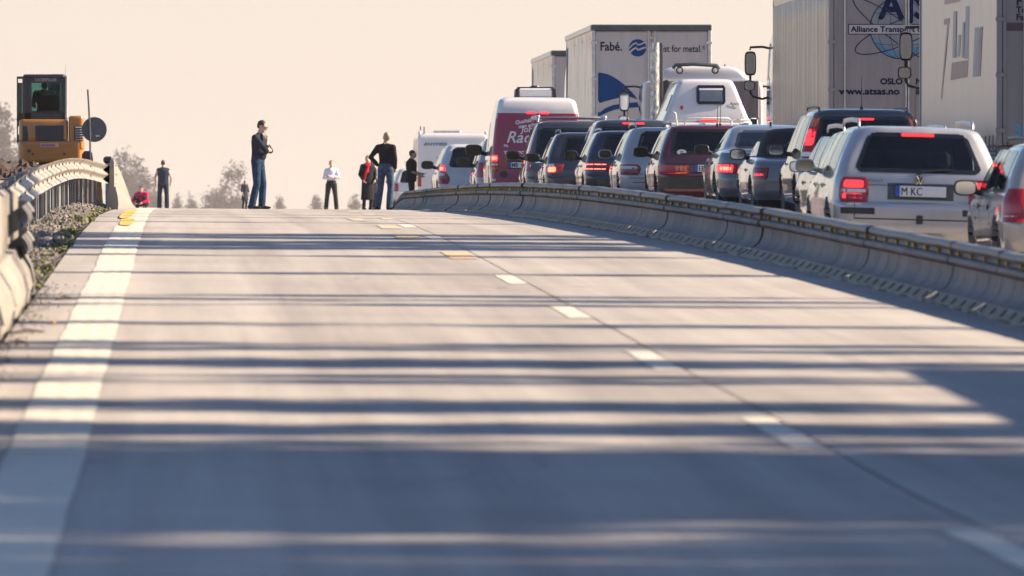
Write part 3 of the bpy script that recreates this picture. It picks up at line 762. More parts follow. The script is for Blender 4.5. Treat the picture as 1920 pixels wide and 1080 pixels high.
SIL_L = {}
def make_car(name, label, cat, loc, rz, S):
    """S: dict describing one car; everything the car is made of becomes a child of its Empty"""
    t = thing(name, label, cat, loc, rz, S.get('group')); t.rotation_euler = (S.get('pitch', 0), S.get('roll', 0), rz)
    P = S['paint']; Bd = Body(S['lv'], bow=S.get('bow', .07), wheels=S['wheels'], wr=S.get('wr', .335), flare=S.get('flare', .014), side_bow=S.get('sb', .02))
    wins = []
    for key in ('rear_window', 'windscreen'):
        if key in S: wins.append(('rear' if key == 'rear_window' else 'front', S[key]))
    for rows in S.get('side_windows', []):
        wins.append(('left', rows)); wins.append(('right', rows))
    if 'top' in S: Bd.ztop = S['top'][0]
    Bd.shell(wins if not S.get('solid') else [], S.get('under', .30)).build('body', [P, M['under']]+([M[S['top'][1]]] if 'top' in S else []), t, smooth=38)
    gl = S.get('glass', M['glass'])
    for (mode, rows) in wins:
        nm = {'rear': 'rear_window', 'front': 'windscreen'}.get(mode, 'side_window')
        fr = .045 if mode == 'rear' else .028
        o = Bd.patch(mode, rows, off=.004, frit=fr, n=(19 if mode == 'rear' else 9), m=12, thick=.012, round_=S.get('win_round', .075) if mode in ('rear',) else .03).build(nm, [M['glass'] if mode == 'front' else gl, M['frit']], t, smooth=40)
    # lamps: (corner rows, material) mirrored
    for lamp in S.get('lamps', []):
        for md in ('cl', 'cr'):
            first = None
            for (rows, mm) in lamp:
                b = Bd.patch(md, rows, off=.012, n=7, m=9, thick=.03, round_=S.get('lamp_round', .02))
                o = b.build('tail_light' if first is None else 'lamp_lens', M[mm], t if first is None else first, smooth=50)
                if first is None: first = o
    if 'brake' in S:
        z, hw, md = S['brake']; 
        if md == 'win' or md == 'rear':
            Bd.patch('rear', [(z-.014, -hw, hw), (z+.014, -hw, hw)], off=.014, n=2, m=7, thick=.02).build('brake_light', M['red_lit'], t)
    if 'plate' in S:
        x, z, txt = S['plate'][:3]; y = Bd.surf('rear', x, z)[1]-.012
        if S.get('plate_recess'):
            Bd.patch('rear', [(z-.085, x-.34, x+.34), (z+.085, x-.34, x+.34)], off=.003, n=3, m=5).build('plate_recess', S.get('recess_mat', M['black_plastic']), t)
        b = MB(); b.box((x, y, z), (.535, .016, .135), .004); pf = b.build('number_plate', M['black_plastic'], t)
        b = MB(); b.box((x+.022, y-.009, z+.004), (.474, .006, .108), .002); b.build('plate_field', M['plate'], pf)
        b = MB(); b.box((x-.238, y-.009, z+.004), (.046, .0062, .108), .002); b.build('plate_band', M['plate_blue'], pf)
        if txt: text('plate_letters', txt, .115, M['ink'], pf, (x-.205, y-.0125, z-.036), bold=0, ext=.0008, sx=.80, fat=.003)
    if 'badge' in S:
        z = S['badge']; y = Bd.surf('rear', 0, z)[1]
        b = MB(); n = 20
        for k in range(n):
            a0, a1 = k/n*2*math.pi, (k+1)/n*2*math.pi
            for (r0, r1) in ((.045, .053),):
                b.add([(r0*math.cos(a0), y-.012, z+r0*math.sin(a0)), (r1*math.cos(a0), y-.012, z+r1*math.sin(a0)), (r1*math.cos(a1), y-.012, z+r1*math.sin(a1)), (r0*math.cos(a1), y-.012, z+r0*math.sin(a1))], [(0, 1, 2, 3)])
        b.lathe([(.046, -.009), (.046, 0)], (0, y, z), 'y', 20, 1)
        for (x0, z0, x1, z1) in ((-.021, .040, 0, .004), (.021, .040, 0, .004), (-.040, .020, -.017, -.040), (-.017, -.040, 0, -.002), (0, -.002, .017, -.040), (.017, -.040, .040, .020)):
            b.tube([(x0, y-.013, z+z0), (x1, y-.013, z+z1)], .0048, 5)
        b.build('badge', [M['chrome'], M['ink']], t)
    for (z, x0, x1, w, mm) in S.get('lines', []):            # shut lines and trim across the rear
        Bd.patch('rear', [(z-w/2, x0, x1), (z+w/2, x0, x1)], off=.003, n=2, m=14).build('shut_line' if mm == 'seam' else 'trim_strip', M[mm], t)
    for (x, z0, z1, w) in S.get('vlines', []):
        for s in (-1, 1):
            rr = [(z0, s*x-w/2, s*x+w/2), (z1, s*x-w/2, s*x+w/2)]
            Bd.patch('rear', rr, off=.003, n=10, m=2).build('shut_line', M['seam'], t)
    for (rows, mm) in S.get('bumper', []):
        for md in ('cl', 'cr'): Bd.patch(md, rows, off=.006, n=3, m=16, thick=.012).build('bumper_strip', M[mm], t, smooth=50)
    for rows in S.get('rear_panels', []):
        Bd.patch('rear', rows[0], off=.005, n=12, m=64, thick=.01, round_=.02).build('rear_panel', M[rows[1]], t, smooth=50)
    for y in S.get('doors', []):                              # door shut lines on the flanks
        for md in ('left', 'right'):
            rr = [(.34, y-.006, y+.006), (S['belt']-.02, y-.006+S.get('door_rake', .03), y+.006+S.get('door_rake', .03))]
            Bd.patch(md, rr, off=.003, n=8, m=2).build('shut_line', M['seam'], t)
    hm = handle_mesh(P)
    for y in S.get('handles', []):
        for md in ('left', 'right'):
            p = Bd.surf(md, y, S.get('handle_z', .80), .002); inst('door_handle', hm, t, p, (0, 0, 0 if md == 'left' else math.pi))
    if S.get('rub'):                                          # rubbing strip along the flanks
        z = S['rub']
        for md in ('left', 'right'):
            y0, y1 = S['wheels'][0]+.45, S['wheels'][1]-.45
            Bd.patch(md, [(z-.03, y0, y1), (z+.03, y0, y1)], off=.008, n=2, m=12, thick=.008).build('rubbing_strip', P if S.get('rub_paint') else M['black_plastic'], t)
    # mirrors
    my, mz = S.get('mirror', (3.05, .98)); ms = S.get('mirror_s', 1.0)
    mm = MB(); mm.v, mm.f, mm.m = list(_mb.v), list(_mb.f), list(_mb.m); mmesh = mm.mesh('wing_mirror', S.get('mirror_mat', P if S.get('mirror_paint', True) else M['black_plastic']), 50)
    for s in (-1, 1):
        p = Bd.surf('left' if s < 0 else 'right', my, mz)
        o = inst('wing_mirror', mmesh, t, (p[0]+s*.155*ms, my, mz+.03), (0, 0, s*R(S.get('mirror_yaw', 3))), (-s*ms, ms, ms)); inst('mirror_glass', MIRG, o)
    # wheels
    for yw in S['wheels']:
        for s in (-1, 1):
            tw, rm = WHEEL[S.get('wk', (.315, .205))]; w = float(Bd.f[2](.45))
            o = inst('wheel', tw, t, (s*(w-.135), yw, S.get('wk', (.315, .205))[0]), (0, 0, 0 if s < 0 else math.pi)); inst('rim', rm, o)
    # inside
    if not S.get('solid') and not S.get('no_inside'):
        yf = S.get('seat_y', 2.55); 
        for x in (-.36, .36): inst('seat', SEAT, t, (x, yf, S.get('seat_z', .02)))
        inst('rear_bench', BENCH, t, (0, S.get('bench_y', 1.45), S.get('seat_z', .02)))
        b = MB(); b.box((0, S.get('dash_y', 3.2), .78+S.get('seat_z', .02)), (1.30, .42, .22), .06); b.box((0, 2.2, .30), (1.3, 3.2, .06)); b.build('dashboard', M['seat'], t)
        b = MB(); zr = S['lv'][-1][0]-.16
        b.box((0, S.get('dash_y', 3.2)-.48, zr), (.24, .04, .07), .02); b.tube([(0, S.get('dash_y', 3.2)-.45, zr), (0, S.get('dash_y', 3.2)-.42, zr+.09)], .01, 6); b.build('rear_view_mirror', M['black_plastic'], t)
    # roof bits
    if 'rails' in S:
        x, y0, L, z, mmn = S['rails']
        rmesh = rail_mesh(L).mesh('roof_rail', M[mmn], 40)
        for s in (-1, 1): inst('roof_rail', rmesh, t, (s*x, y0, z), (R(S.get('rail_tilt', 0)), 0, 0), (.95, 1, S.get('rail_h', 1.3)))
    for (x, y, z, L, tilt) in S.get('aerial', []):
        b = MB(); b.lathe([(.028, -.02), (.022, .02), (.008, .05)], (x, y, z), 'z', 10)
        b.tube([(x, y, z+.03), (x, y-math.sin(R(tilt))*L, z+math.cos(R(tilt))*L)], [.006, .0035], 6); b.build('aerial', M['black_plastic'], t)
    if 'fin' in S:
        x, y, z = S['fin']; b = MB(); b.prism([(y-.02, z-.03), (y+.0, z+.07), (y+.02, z+.075), (y+.14, z+.01), (y+.16, z-.03)], 'x', x-.014, x+.014); b.build('shark_fin', M['black_plastic'], t)
    if 'wiper' in S:
        z, x0, x1 = S['wiper']; b = MB(); q = [Bd.surf('rear', x, zz, .02) for x, zz in ((x0, z), (x0*.3+x1*.7, z+.025), (x1, z+.03))]
        b.tube(q, [.014, .010, .007], 6); b.lathe([(.03, -.03), (.03, 0)], Bd.surf('rear', x0, z, .01), 'y', 10); b.build('rear_wiper', M['black_plastic'], t)
    if 'exhaust' in S:
        b = MB()
        for x in S['exhaust']:
            y = Bd.surf('rear', x, .30)[1]; b.lathe([(.03, -.02), (.033, -.02), (.033, .2), (.03, .2)], (x, y, .255), 'y', 12)
        b.build('exhaust', M['dark_steel'], t)
    return t, Bd

def lv_wagon(L=4.68, w=.873, H=1.47, belt=.96, rake=.30, shelf=.66, bz=.38, top=.60, nose=.62, tail=0.0, bump=.06):
    """estate profile: z, rear y, front y, half width, rear / front corner radii"""
    e = H-belt; y0 = bump+tail
    return [(.22, .22, L-.25, w*.80, .15, .4), (bz-.05, .10, L-.06, w*.93, .16, .5), (bz, .015, L-.02, w*.965, .17, .55), (bz+.10, 0, L, w*.985, .18, .55), (shelf-.03, 0, L, w*.995, .18, .55),
            (shelf, .015, L-.02, w, .17, .55), (shelf+.025, y0, L-.05, w, .15, .55), (.80, y0+.01, L-.45, w*.992, .14, .4), (.90, y0+.03, L-1.25, w*.975, .13, .3), (belt, y0+.045, L-1.42, w*.955, .125, .3),
            (belt+e*.28, y0+.045+rake*.30, L-1.75, w*.905, .125, .3), (belt+e*.58, y0+.045+rake*.66, L-2.08, w*.838, .135, .3), (belt+e*.80, y0+.045+rake*.90, L-2.36, w*.778, .14, .3),
            (belt+e*.91, y0+.045+rake*1.0, L-2.53, w*.735, .15, .3), (belt+e*.965, y0+.07+rake*1.08, L-2.68, w*.66, .17, .3), (belt+e*.99, y0+.16+rake*1.2, L-2.85, w*.52, .2, .25), (H, y0+.5+rake*1.2, L-3.1, w*.28, .2, .2)]
def side_wins(S_lv, belt, H, pillars, y_rear, y_front, rake_r, rake_f):
    """side panes between pillars; each pane (z, lo, hi) rows"""
    e = H-belt; z0, z1 = belt+.015, belt+e*.84; out = []
    for k in range(len(pillars)-1):
        a, c = pillars[k], pillars[k+1]; lo0, hi0 = a+.03, c-.03; lo1, hi1 = a+.03, c-.03
        if k == 0: lo1 = a+.03+rake_r
        if k == len(pillars)-2: hi1 = c-.03-rake_f
        out.append([(z0, lo0, hi0), ((z0+z1)/2, (lo0+lo1)/2-(.0), (hi0+hi1)/2), (z1, lo1, hi1)])
    return out
def place(px, D, halfw): return pix(px, D)+halfw
def ground_at(X, D): return float(G(X, D))
# ------------------------------------------------------------ the queue of cars behind the barrier
GRP_Q = 'cars queueing in the lane beside the barrier'
PC = {
 'edge': paint('paint_beige', (.38, .345, .30), .35), 'passat': paint('paint_silver', (.42, .405, .40), .3), 'hatch': paint('paint_grey', (.34, .33, .325), .3),
 'suv': paint('paint_charcoal', (.045, .048, .055), .4), 'cabrio': paint('paint_warm_grey', (.20, .19, .18), .35), 'saloon': paint('paint_steel_grey', (.17, .172, .18), .35),
 'maroon': paint('paint_maroon', (.075, .010, .018), .2), 'merc': paint('paint_bright_silver', (.38, .37, .37), .3), 'audi': paint('paint_midnight', (.022, .027, .042), .3),
 'mpv': paint('paint_anthracite', (.05, .052, .058), .4), 'black': paint('paint_black', (.012, .014, .02), .1), 'minivan': paint('paint_dark_grey', (.06, .06, .062), .4),
 'compact': paint('paint_mid_silver', (.36, .35, .35), .3), 'white': paint('paint_white', (.55, .54, .53), .0),
 'red': paint('paint_wine_red', (.22, .012, .042), .0, dirt=.12)}
M['soft_top'] = mat('soft_top_cloth', (.016, .016, .018), .9, var=.25, scale=60)
M['red_vinyl'] = mat('wine_red_vinyl', (.25, .006, .036), .28, var=.06, scale=4, coat=.5, dirt=.1)
M['white_letter'] = mat('white_lettering', (.72, .66, .68), .5, var=.04)

def seat_car(name, label, cat, px, D, S, rz=0.0, lane_w=None):
    w = max(r[3] for r in S['lv']); X = pix(px, D)+w
    z = float(G(X, D+.8)); z2 = float(G(X, D+3.4)); S['pitch'] = min(.012, math.atan((z2-z)/2.6))
    zz = z-(z2-z)/2.6*.8
    S['roll'] = math.atan((float(G(X-.75, D+2))-float(G(X+.75, D+2)))/1.5)
    S.setdefault('group', GRP_Q)
    return make_car(name, label, cat, (X, D, zz-.004), rz, S)

def wagon_spec(P, L, w, H, belt, rake, win_x=(.66, .52), pill=None, **k):
    lv = lv_wagon(L, w, H, belt, rake, k.pop('shelf', .66), k.pop('bz', .38), tail=k.pop('tail', 0.0), bump=k.pop('bump', .06))
    e = H-belt; wt = k.pop('win_top', .86); wb = k.pop('win_bot', .015)
    pill = pill or [.62, 1.55, 2.42, 3.22]
    S = dict(paint=P, lv=lv, belt=belt, wheels=(.93, .93+.572*L), rear_window=[(belt+wb, -win_x[0], win_x[0]), (belt+e*wt, -win_x[1], win_x[1])],
             windscreen=[(belt+.03, -.66, .66), (belt+e*.84, -.53, .53)], side_windows=side_wins(lv, belt, H, pill, 0, 0, k.pop('rr', .10), k.pop('rf', .62)),
             doors=[1.52, 2.50], handles=[1.72, 2.70], handle_z=belt-.13, mirror=(L-1.72, belt+.03), seat_y=L-2.25, bench_y=L-3.25, dash_y=L-1.52)
    S.update(k); return S

# 1. nearest, cut by the right edge of the picture
S = wagon_spec(PC['edge'], 4.55, .875, 1.42, .92, .30, lamps=[[([(.66, -.20, .17), (.98, -.16, .12)], 'red_lens'), ([(.665, -.14, .10), (.72, -.14, .10)], 'clear_lens')]],
    plate=(0, .76, ''), brake=(1.335, .17, 'rear'), rails=(.60, .55, 2.0, 1.39, 'black_plastic'), mirror_mat=M['black_plastic'], mirror_s=1.12, mirror_yaw=7, mirror=(2.75, .93), rub=.58, rub_paint=True)
seat_car('estate_car', 'beige silver car cut off by the right edge, with a big black wing mirror', 'car', 1884, 91.3, S, R(.6))
# 2. silver estate
S = wagon_spec(PC['passat'], 4.68, .873, 1.45, .955, .31, win_x=(.665, .50), win_bot=.02, win_top=.87, shelf=.65, bz=.37,
    lamps=[[([(.665, -.335, -.055), (.80, -.335, -.045), (.92, -.31, -.06)], 'red_lens'), ([(.815, -.295, -.09), (.89, -.285, -.09)], 'red_lit'), ([(.765, -.32, -.07), (.80, -.32, -.07)], 'clear_lens'), ([(.68, -.285, -.09), (.755, -.285, -.09)], 'red_lit')]],
    lamp_round=.015, plate=(.02, .785, 'M KC'), plate_recess=True, recess_mat=M['dark_steel'], badge=.905, brake=(1.365, .165, 'rear'), rails=(.585, .62, 2.1, 1.43, 'alloy'), rail_h=1.5,
    lines=[(.50, -.66, .66, .012, 'seam'), (.845, -.66, .66, .006, 'seam')], vlines=[(.655, .51, .90, .010)], bumper=[([(.565, -.62, -.11), (.635, -.62, -.11)], 'black_plastic')],
    wiper=(.99, 0, .34), aerial=[(-.01, .62, 1.475, .42, -10)], rub=.56, rub_paint=True, rear_panels=[], mirror_s=1.0)
S['bumper'] = [([(.545, -.40, -.05), (.61, -.40, -.05)], 'black_plastic')]
passat, PB = seat_car('estate_car', 'silver estate car with lit brake lights and the number plate in full view', 'car', 1561, 97.8, S, R(.4))
b = MB(); b.box((.01, .0, .50), (.07, .03, .09), .01); b.build('tow_hook_cover', M['black_plastic'], passat)
text('model_letters', 'VARIANT', .045, M['dark_steel'], passat, (-.60, .045, .875), sx=1.25, ext=.0005)
# 3. small grey car squeezed left of it, turned a little to the left
S = wagon_spec(PC['hatch'], 4.25, .865, 1.40, .90, .34, lamps=[[([(.70, -.20, .14), (1.05, -.13, .08)], 'red_lens'), ([(.80, -.15, .05), (.92, -.14, .05)], 'red_lit')]],
    plate=(0, .62, ''), rails=(.60, .62, 1.8, 1.37, 'alloy'), rail_h=1.6, brake=(1.30, .15, 'rear'), rub=.50, rub_paint=True)
seat_car('hatchback_car', 'grey car with roof rails almost hidden behind the silver estate car', 'car', 1551, 112.2, S, R(2.4))
# 4. tall pale SUV with high lamps in the roof pillars
S = wagon_spec(PC['suv'], 4.55, .90, 1.64, 1.0, .22, win_x=(.70, .60), win_top=.84, tail=.02, wk=(.36, .225), wr=.36,
    lamps=[[([(.98, -.14, .06), (1.06, -.13, .05), (1.31, -.11, .04), (1.53, -.10, .03)], 'red_lens'), ([(1.39, -.095, .03), (1.525, -.09, .025)], 'amber_lens'), ([(1.14, -.12, .04), (1.36, -.10, .035)], 'red_lit'), ([(.99, -.13, .05), (1.05, -.12, .045)], 'clear_lens')]],
    brake=(1.50, .13, 'rear'), rails=(.60, .50, 2.1, 1.605, 'dark_steel'), rail_h=1.0, aerial=[(-.02, .55, 1.63, .45, -4)], plate=(0, .80, ''), glass=M['glass_dark'], mirror_s=1.15, mirror_mat=M['black_plastic'], rub=.62)
seat_car('suv_car', 'tall dark SUV with tall red and amber lamps beside its rear window', 'car', 1499, 129.6, S, R(.6))
# 5. low convertible with a black cloth roof
lv = [(.20, .20, 3.9, .70, .15, .4), (.34, .06, 4.1, .84, .2, .5), (.42, 0, 4.15, .862, .2, .55), (.58, .0, 4.15, .87, .19, .55), (.70, .02, 4.05, .868, .18, .5), (.80, .05, 3.7, .855, .17, .4), (.86, .10, 3.1, .835, .16, .3),
      (.895, .22, 2.95, .80, .16, .3), (.92, .58, 2.86, .765, .16, .3), (1.07, .80, 2.70, .70, .16, .3), (1.21, 1.0, 2.5, .635, .17, .3), (1.30, 1.15, 2.32, .56, .18, .3), (1.335, 1.32, 2.15, .46, .2, .3), (1.35, 1.6, 1.95, .25, .15, .2)]
S = dict(paint=PC['cabrio'], lv=lv, belt=.90, top=(.925, 'soft_top'), wheels=(.82, 3.22), rear_window=[(.98, -.42, .42), (1.16, -.36, .36)], side_windows=[[(.935, 1.22, 2.72), (1.04, 1.36, 2.55), (1.15, 1.55, 2.3)]], windscreen=[(.95, -.6, .6), (1.17, -.5, .5)],
    lamps=[[([(.60, -.17, .12), (.78, -.20, .10)], 'red_lens'), ([(.66, -.13, .06), (.69, -.13, .06)], 'red_lit')]], plate=(0, .48, ''), doors=[1.5, 2.75], handles=[1.7], handle_z=.74, mirror=(2.62, .93), mirror_s=1.15, mirror_mat=M['black_plastic'], seat_y=1.9, bench_y=1.25, dash_y=2.75, seat_z=-.08, rub=None, wk=(.315, .205), wr=.315)
seat_car('convertible_car', 'low warm grey convertible car with a closed black cloth roof', 'car', 1414, 138.4, S, R(.8))
# 6. steel grey saloon
lv = [(.20, .22, 4.2, .70, .15, .4), (.34, .08, 4.4, .85, .2, .5), (.42, .0, 4.5, .88, .22, .55), (.58, .0, 4.52, .90, .22, .55), (.66, .03, 4.48, .90, .21, .5), (.80, .06, 4.1, .893, .20, .4), (.90, .08, 3.4, .875, .19, .3), (.975, .12, 3.2, .845, .18, .3),
      (1.005, .30, 3.1, .80, .18, .3), (1.02, .58, 3.05, .775, .18, .3), (1.12, .82, 2.85, .72, .18, .3), (1.24, 1.08, 2.60, .655, .18, .3), (1.33, 1.28, 2.4, .60, .18, .3), (1.385, 1.45, 2.25, .54, .2, .3), (1.41, 1.68, 2.1, .43, .2, .3), (1.42, 2.0, 1.95+.12, .22, .02, .02)]
lv[-1] = (1.42, 1.85, 2.05, .25, .05, .05)
S = dict(paint=PC['saloon'], lv=lv, belt=1.0, wheels=(.98, 3.74), rear_window=[(1.04, -.62, .62), (1.335, -.50, .50)], side_windows=side_wins(lv, 1.0, 1.42, [1.05, 2.0, 2.95], 0, 0, .45, .42), windscreen=[(1.03, -.62, .62), (1.32, -.52, .52)],
    lamps=[[([(.665, -.26, .16), (.82, -.28, .19)], 'red_lens'), ([(.68, -.22, .10), (.80, -.22, .10)], 'red_lit'), ([(.71, -.19, .02), (.765, -.19, .02)], 'red_hot')]], plate=(0, .73, ''), doors=[1.55, 2.6], handles=[1.75, 2.75], handle_z=.82,
    mirror=(2.98, 1.0), mirror_mat=M['black_plastic'], mirror_s=1.1, fin=(.0, 1.52, 1.385), seat_y=2.3, bench_y=1.55, dash_y=3.15, brake=None)
S.pop('brake')
seat_car('saloon_car', 'steel grey saloon car with a shark fin and one bright brake light showing', 'car', 1347, 145.6, S, R(.6))
# 7. maroon estate
S = wagon_spec(PC['maroon'], 4.57, .853, 1.45, .955, .30, win_x=(.66, .56), win_bot=.02, win_top=.86,
    lamps=[[([(.655, -.47, .05), (.80, -.47, .06)], 'red_lens'), ([(.66, -.25, .04), (.79, -.25, .04)], 'red_lens'), ([(.665, -.455, -.26), (.785, -.455, -.26)], 'amber_lens'), ([(.675, -.44, -.36), (.72, -.44, -.36)], 'clear_lens')]],
    plate=(0, .745, 'EBE'), lines=[(.815, -.72, .72, .012, 'seam'), (.62, -.72, .72, .012, 'seam')], bumper=[([(.42, -.80, .3), (.60, -.80, .3)], 'black_plastic')], rails=(.62, .50, 2.0, 1.42, 'dark_steel'), rail_h=1.0,
    aerial=[(.12, .46, 1.445, .34, -3), (.17, .50, 1.445, .42, -6)], mirror_s=1.2)
maroon, MBd = seat_car('estate_car', 'maroon estate car with a white oval sticker on its rear window', 'car', 1234, 153.2, S, R(.5))
b = MB(); n = 20; y = MBd.surf('rear', -.47, 1.0)[1]-.012
b.add([(-.47+.078*math.cos(k/n*6.2832), y, 1.005+.046*math.sin(k/n*6.2832)) for k in range(n)], [tuple(range(n))]); o = b.build('oval_sticker', M['plate'], maroon)
text('sticker_letter', 'D', .062, M['ink'], o, (-.47, y-.003, .984), align='CENTER', bold=.0015, ext=.0005)
# 8. silver estate with wide two-tone lamps
S = wagon_spec(PC['merc'], 4.60, .87, 1.46, .95, .36, win_x=(.62, .49), lamps=[[([(.655, -.30, .12), (.76, -.33, .14), (.83, -.28, .08)], 'red_lens'), ([(.755, -.29, .10), (.80, -.27, .07)], 'clear_lens')]],
    plate=(0, .80, ''), lines=[(.60, -.72, .72, .010, 'seam'), (.525, -.75, .75, .012, 'seam')], rails=(.58, .66, 2.0, 1.44, 'alloy'), rail_h=1.5, aerial=[], mirror_s=1.1)
seat_car('estate_car', 'silver estate car with rounded two-tone tail lamps left of the maroon estate', 'car', 1163, 160.4, S, R(.5))
# 9. dark estate with outlined LED lamps
S = wagon_spec(PC['audi'], 4.70, .885, 1.45, .96, .40, win_x=(.63, .47), lamps=[[([(.735, -.42, .14), (.80, -.42, .17), (.875, -.40, .15)], 'red_lens'),
    ([(.845, -.36, .06), (.860, -.36, .06)], 'red_hot'), ([(.765, -.36, .06), (.780, -.36, .06)], 'red_hot'), ([(.765, .03, .06), (.860, .03, .06)], 'red_hot')]],
    plate=(0, .62, ''), lines=[(.60, -.70, .70, .010, 'seam')], rails=(.57, .75, 2.1, 1.425, 'alloy'), rail_h=1.1, mirror_s=1.1, mirror_mat=M['black_plastic'])
seat_car('estate_car', 'dark blue estate car with outlined red LED tail lamps', 'car', 1097, 167.6, S, R(.5))
# 10. tall dark people carrier
S = wagon_spec(PC['mpv'], 4.75, .90, 1.71, 1.02, .22, win_x=(.72, .63), win_top=.80, lamps=[[([(.86, -.14, .10), (1.3, -.10, .06)], 'red_lens')]], brake=(1.635, .20, 'rear'), aerial=[(-.10, .42, 1.70, .42, -3)], plate=(0, .8, ''), glass=M['glass_dark'])
seat_car('people_carrier', 'tall dark people carrier with a long lit brake light under its roof', 'car', 1096, 174.8, S, R(.4))
# 11. black hatchback
S = wagon_spec(PC['black'], 4.45, .88, 1.52, .98, .40, win_x=(.62, .48), lamps=[[([(.74, -.28, .12), (.92, -.32, .17)], 'red_lens'), ([(.865, -.27, .12), (.915, -.25, .10)], 'clear_lens'), ([(.76, -.18, -.02), (.855, -.18, -.02)], 'red_hot')]],
    plate=(0, .62, ''), rails=(.58, .66, 1.9, 1.49, 'black_plastic'), rail_h=1.4, mirror_s=1.2, mirror_mat=M['black_plastic'])
seat_car('hatchback_car', 'black car with a glowing orange red tail lamp and black roof rails', 'car', 1023, 181.6, S, R(.4))
# 12. dark minivan with luggage bars
S = wagon_spec(PC['minivan'], 4.62, .905, 1.80, 1.06, .14, win_x=(.73, .66), win_top=.80, lamps=[[([(.80, -.06, .08), (1.2, -.05, .06)], 'red_lens')]], glass=M['glass_dark'], mirror_s=1.35, mirror_mat=PC['mpv'],
    lines=[(.98, -.72, .72, .035, 'chrome')], plate=(0, .78, ''))
mv, MVB = seat_car('minivan', 'dark grey boxy minivan with roof bars in front of the wine red van', 'car', 986, 188.6, S, R(.3))
b = MB()
for x in (-.66, .66):
    b.tube([(x, .45, 1.76), (x, .48, 1.83), (x, 2.9, 1.85), (x, 2.95, 1.80)], .022, 8)
b.build('roof_rail', M['alloy'], mv)
for y in (.7, 1.7, 2.5):
    b = MB(); b.box((0, y, 1.86), (1.42, .06, .04), .012); b.lathe([(.05, -.03), (.06, 0), (.05, .04), (0, .05)], (-.66, y, 1.86), 'z', 10); b.lathe([(.05, -.03), (.06, 0), (.05, .04), (0, .05)], (.66, y, 1.86), 'z', 10); b.build('cross_bar', M['alloy'], mv, smooth=40)
# 14. silver compact people carrier ahead of the van
S = wagon_spec(PC['compact'], 4.35, .875, 1.62, 1.0, .26, win_x=(.64, .55), lamps=[[([(.72, -.14, .10), (1.05, -.10, .06)], 'red_lens')]], plate=(0, .78, ''), mirror_s=1.45, mirror_mat=M['black_plastic'])
seat_car('compact_car', 'silver compact car seen past the left flank of the wine red van', 'car', 893, 207.0, S, R(.9))
# 15. white hatchback with a lit lamp
S = wagon_spec(PC['white'], 4.25, .88, 1.52, .98, .42, win_x=(.66, .52), win_bot=.0, lamps=[[([(.60, -.20, .10), (.74, -.24, .12), (.90, -.10, .16)], 'red_lens'), ([(.79, -.13, .12), (.86, -.12, .12)], 'clear_lens'), ([(.895, -.12, .13), (1.03, -.07, .10)], 'red_lit'), ([(.91, -.08, .04), (.99, -.06, .03)], 'red_hot')]],
    plate=(.1, .66, ''), mirror_s=1.35, mirror_mat=M['black_plastic'])
seat_car('hatchback_car', 'white hatchback with one glowing tail lamp left of the silver compact car', 'car', 822, 217.5, S, R(1.2))
# 16. white car far ahead, mostly hidden by the man in black and the barrier
S = wagon_spec(PC['white'], 4.3, .88, 1.55, 1.0, .40, win_x=(.66, .54), lamps=[[([(.70, -.16, .10), (1.0, -.12, .06)], 'red_lens')]], plate=(0, .7, ''), mirror_mat=M['black_plastic'])
seat_car('hatchback_car', 'white car far ahead at the end of the barrier behind the man in black', 'car', 738, 352, S, R(1.0))

# ------------------------------------------------------------ wine red delivery van with a high white roof
lv = [(.24, .20, 4.6, .80, .12, .4), (.36, .05, 4.8, .92, .12, .4), (.42, .0, 4.85, .945, .12, .45), (.58, .0, 4.89, .95, .12, .45), (.66, .02, 4.88, .952, .10, .45), (.70, .05, 4.86, .952, .09, .4), (.95, .055, 4.7, .952, .09, .35), (1.10, .06, 4.0, .948, .09, .3),
      (1.25, .075, 3.75, .935, .09, .3), (1.6, .12, 3.35, .905, .09, .25), (1.9, .17, 3.0, .87, .10, .25), (2.05, .195, 2.85, .85, .11, .3), (2.09, .20, 2.82, .84, .11, .3), (2.22, .24, 2.75, .815, .12, .3), (2.31, .30, 2.68, .775, .15, .3), (2.355, .42, 2.55, .68, .18, .3), (2.37, .8, 2.3, .4, .2, .2)]
S = dict(paint=M['white_gloss'], lv=lv, belt=1.12, wheels=(.95, 3.95), wk=(.335, .215), side_windows=[[(1.18, 2.45, 3.55), (1.55, 2.45, 3.22), (1.85, 2.45, 2.92)]], windscreen=[(1.2, -.8, .8), (1.9, -.68, .68)], no_inside=False, seat_y=2.5, bench_y=1.4, dash_y=3.5, seat_z=.35,
    lamps=[[([(.82, -.145, .045), (1.17, -.13, .035)], 'red_lens'), ([(.83, -.135, .04), (.90, -.13, .04)], 'amber_lens'), ([(.945, -.13, .04), (.985, -.13, .04)], 'clear_lens'), ([(1.03, -.125, .035), (1.155, -.12, .03)], 'red_lit'), ([(1.06, -.10, .01), (1.13, -.10, .01)], 'red_hot')]],
    rear_panels=[([(.46, -.938, .938), (.70, -.945, .945), (1.1, -.943, .943), (1.6, -.900, .900), (2.03, -.85, .85)], 'red_vinyl')], doors=[2.35, 3.75], handles=[2.5], handle_z=1.05, mirror=(3.45, 1.25), mirror_s=1.7, mirror_mat=M['black_plastic'], bow=.05, sb=.01, under=.36)
van, VB = seat_car('delivery_van', 'wine red delivery van with a high white roof and white script on its back', 'van', 921, 198.0, S, R(.5))
van['group'] = ''
del van['group']
for (z0, z1) in ((.50, .95),):
    for md in ('left', 'right'): VB.patch(md, [(z0, 1.5, 3.4), (z1, 1.5, 3.4)], off=.006, n=4, m=10).build('side_stripe', M['red_vinyl'], van, smooth=60)
for x in (-.13, .13): VB.patch('rear', [(2.015, x-.095, x+.095), (2.05, x-.095, x+.095)], off=.02, n=2, m=5, thick=.02).build('brake_light', M['red_lit'], van)
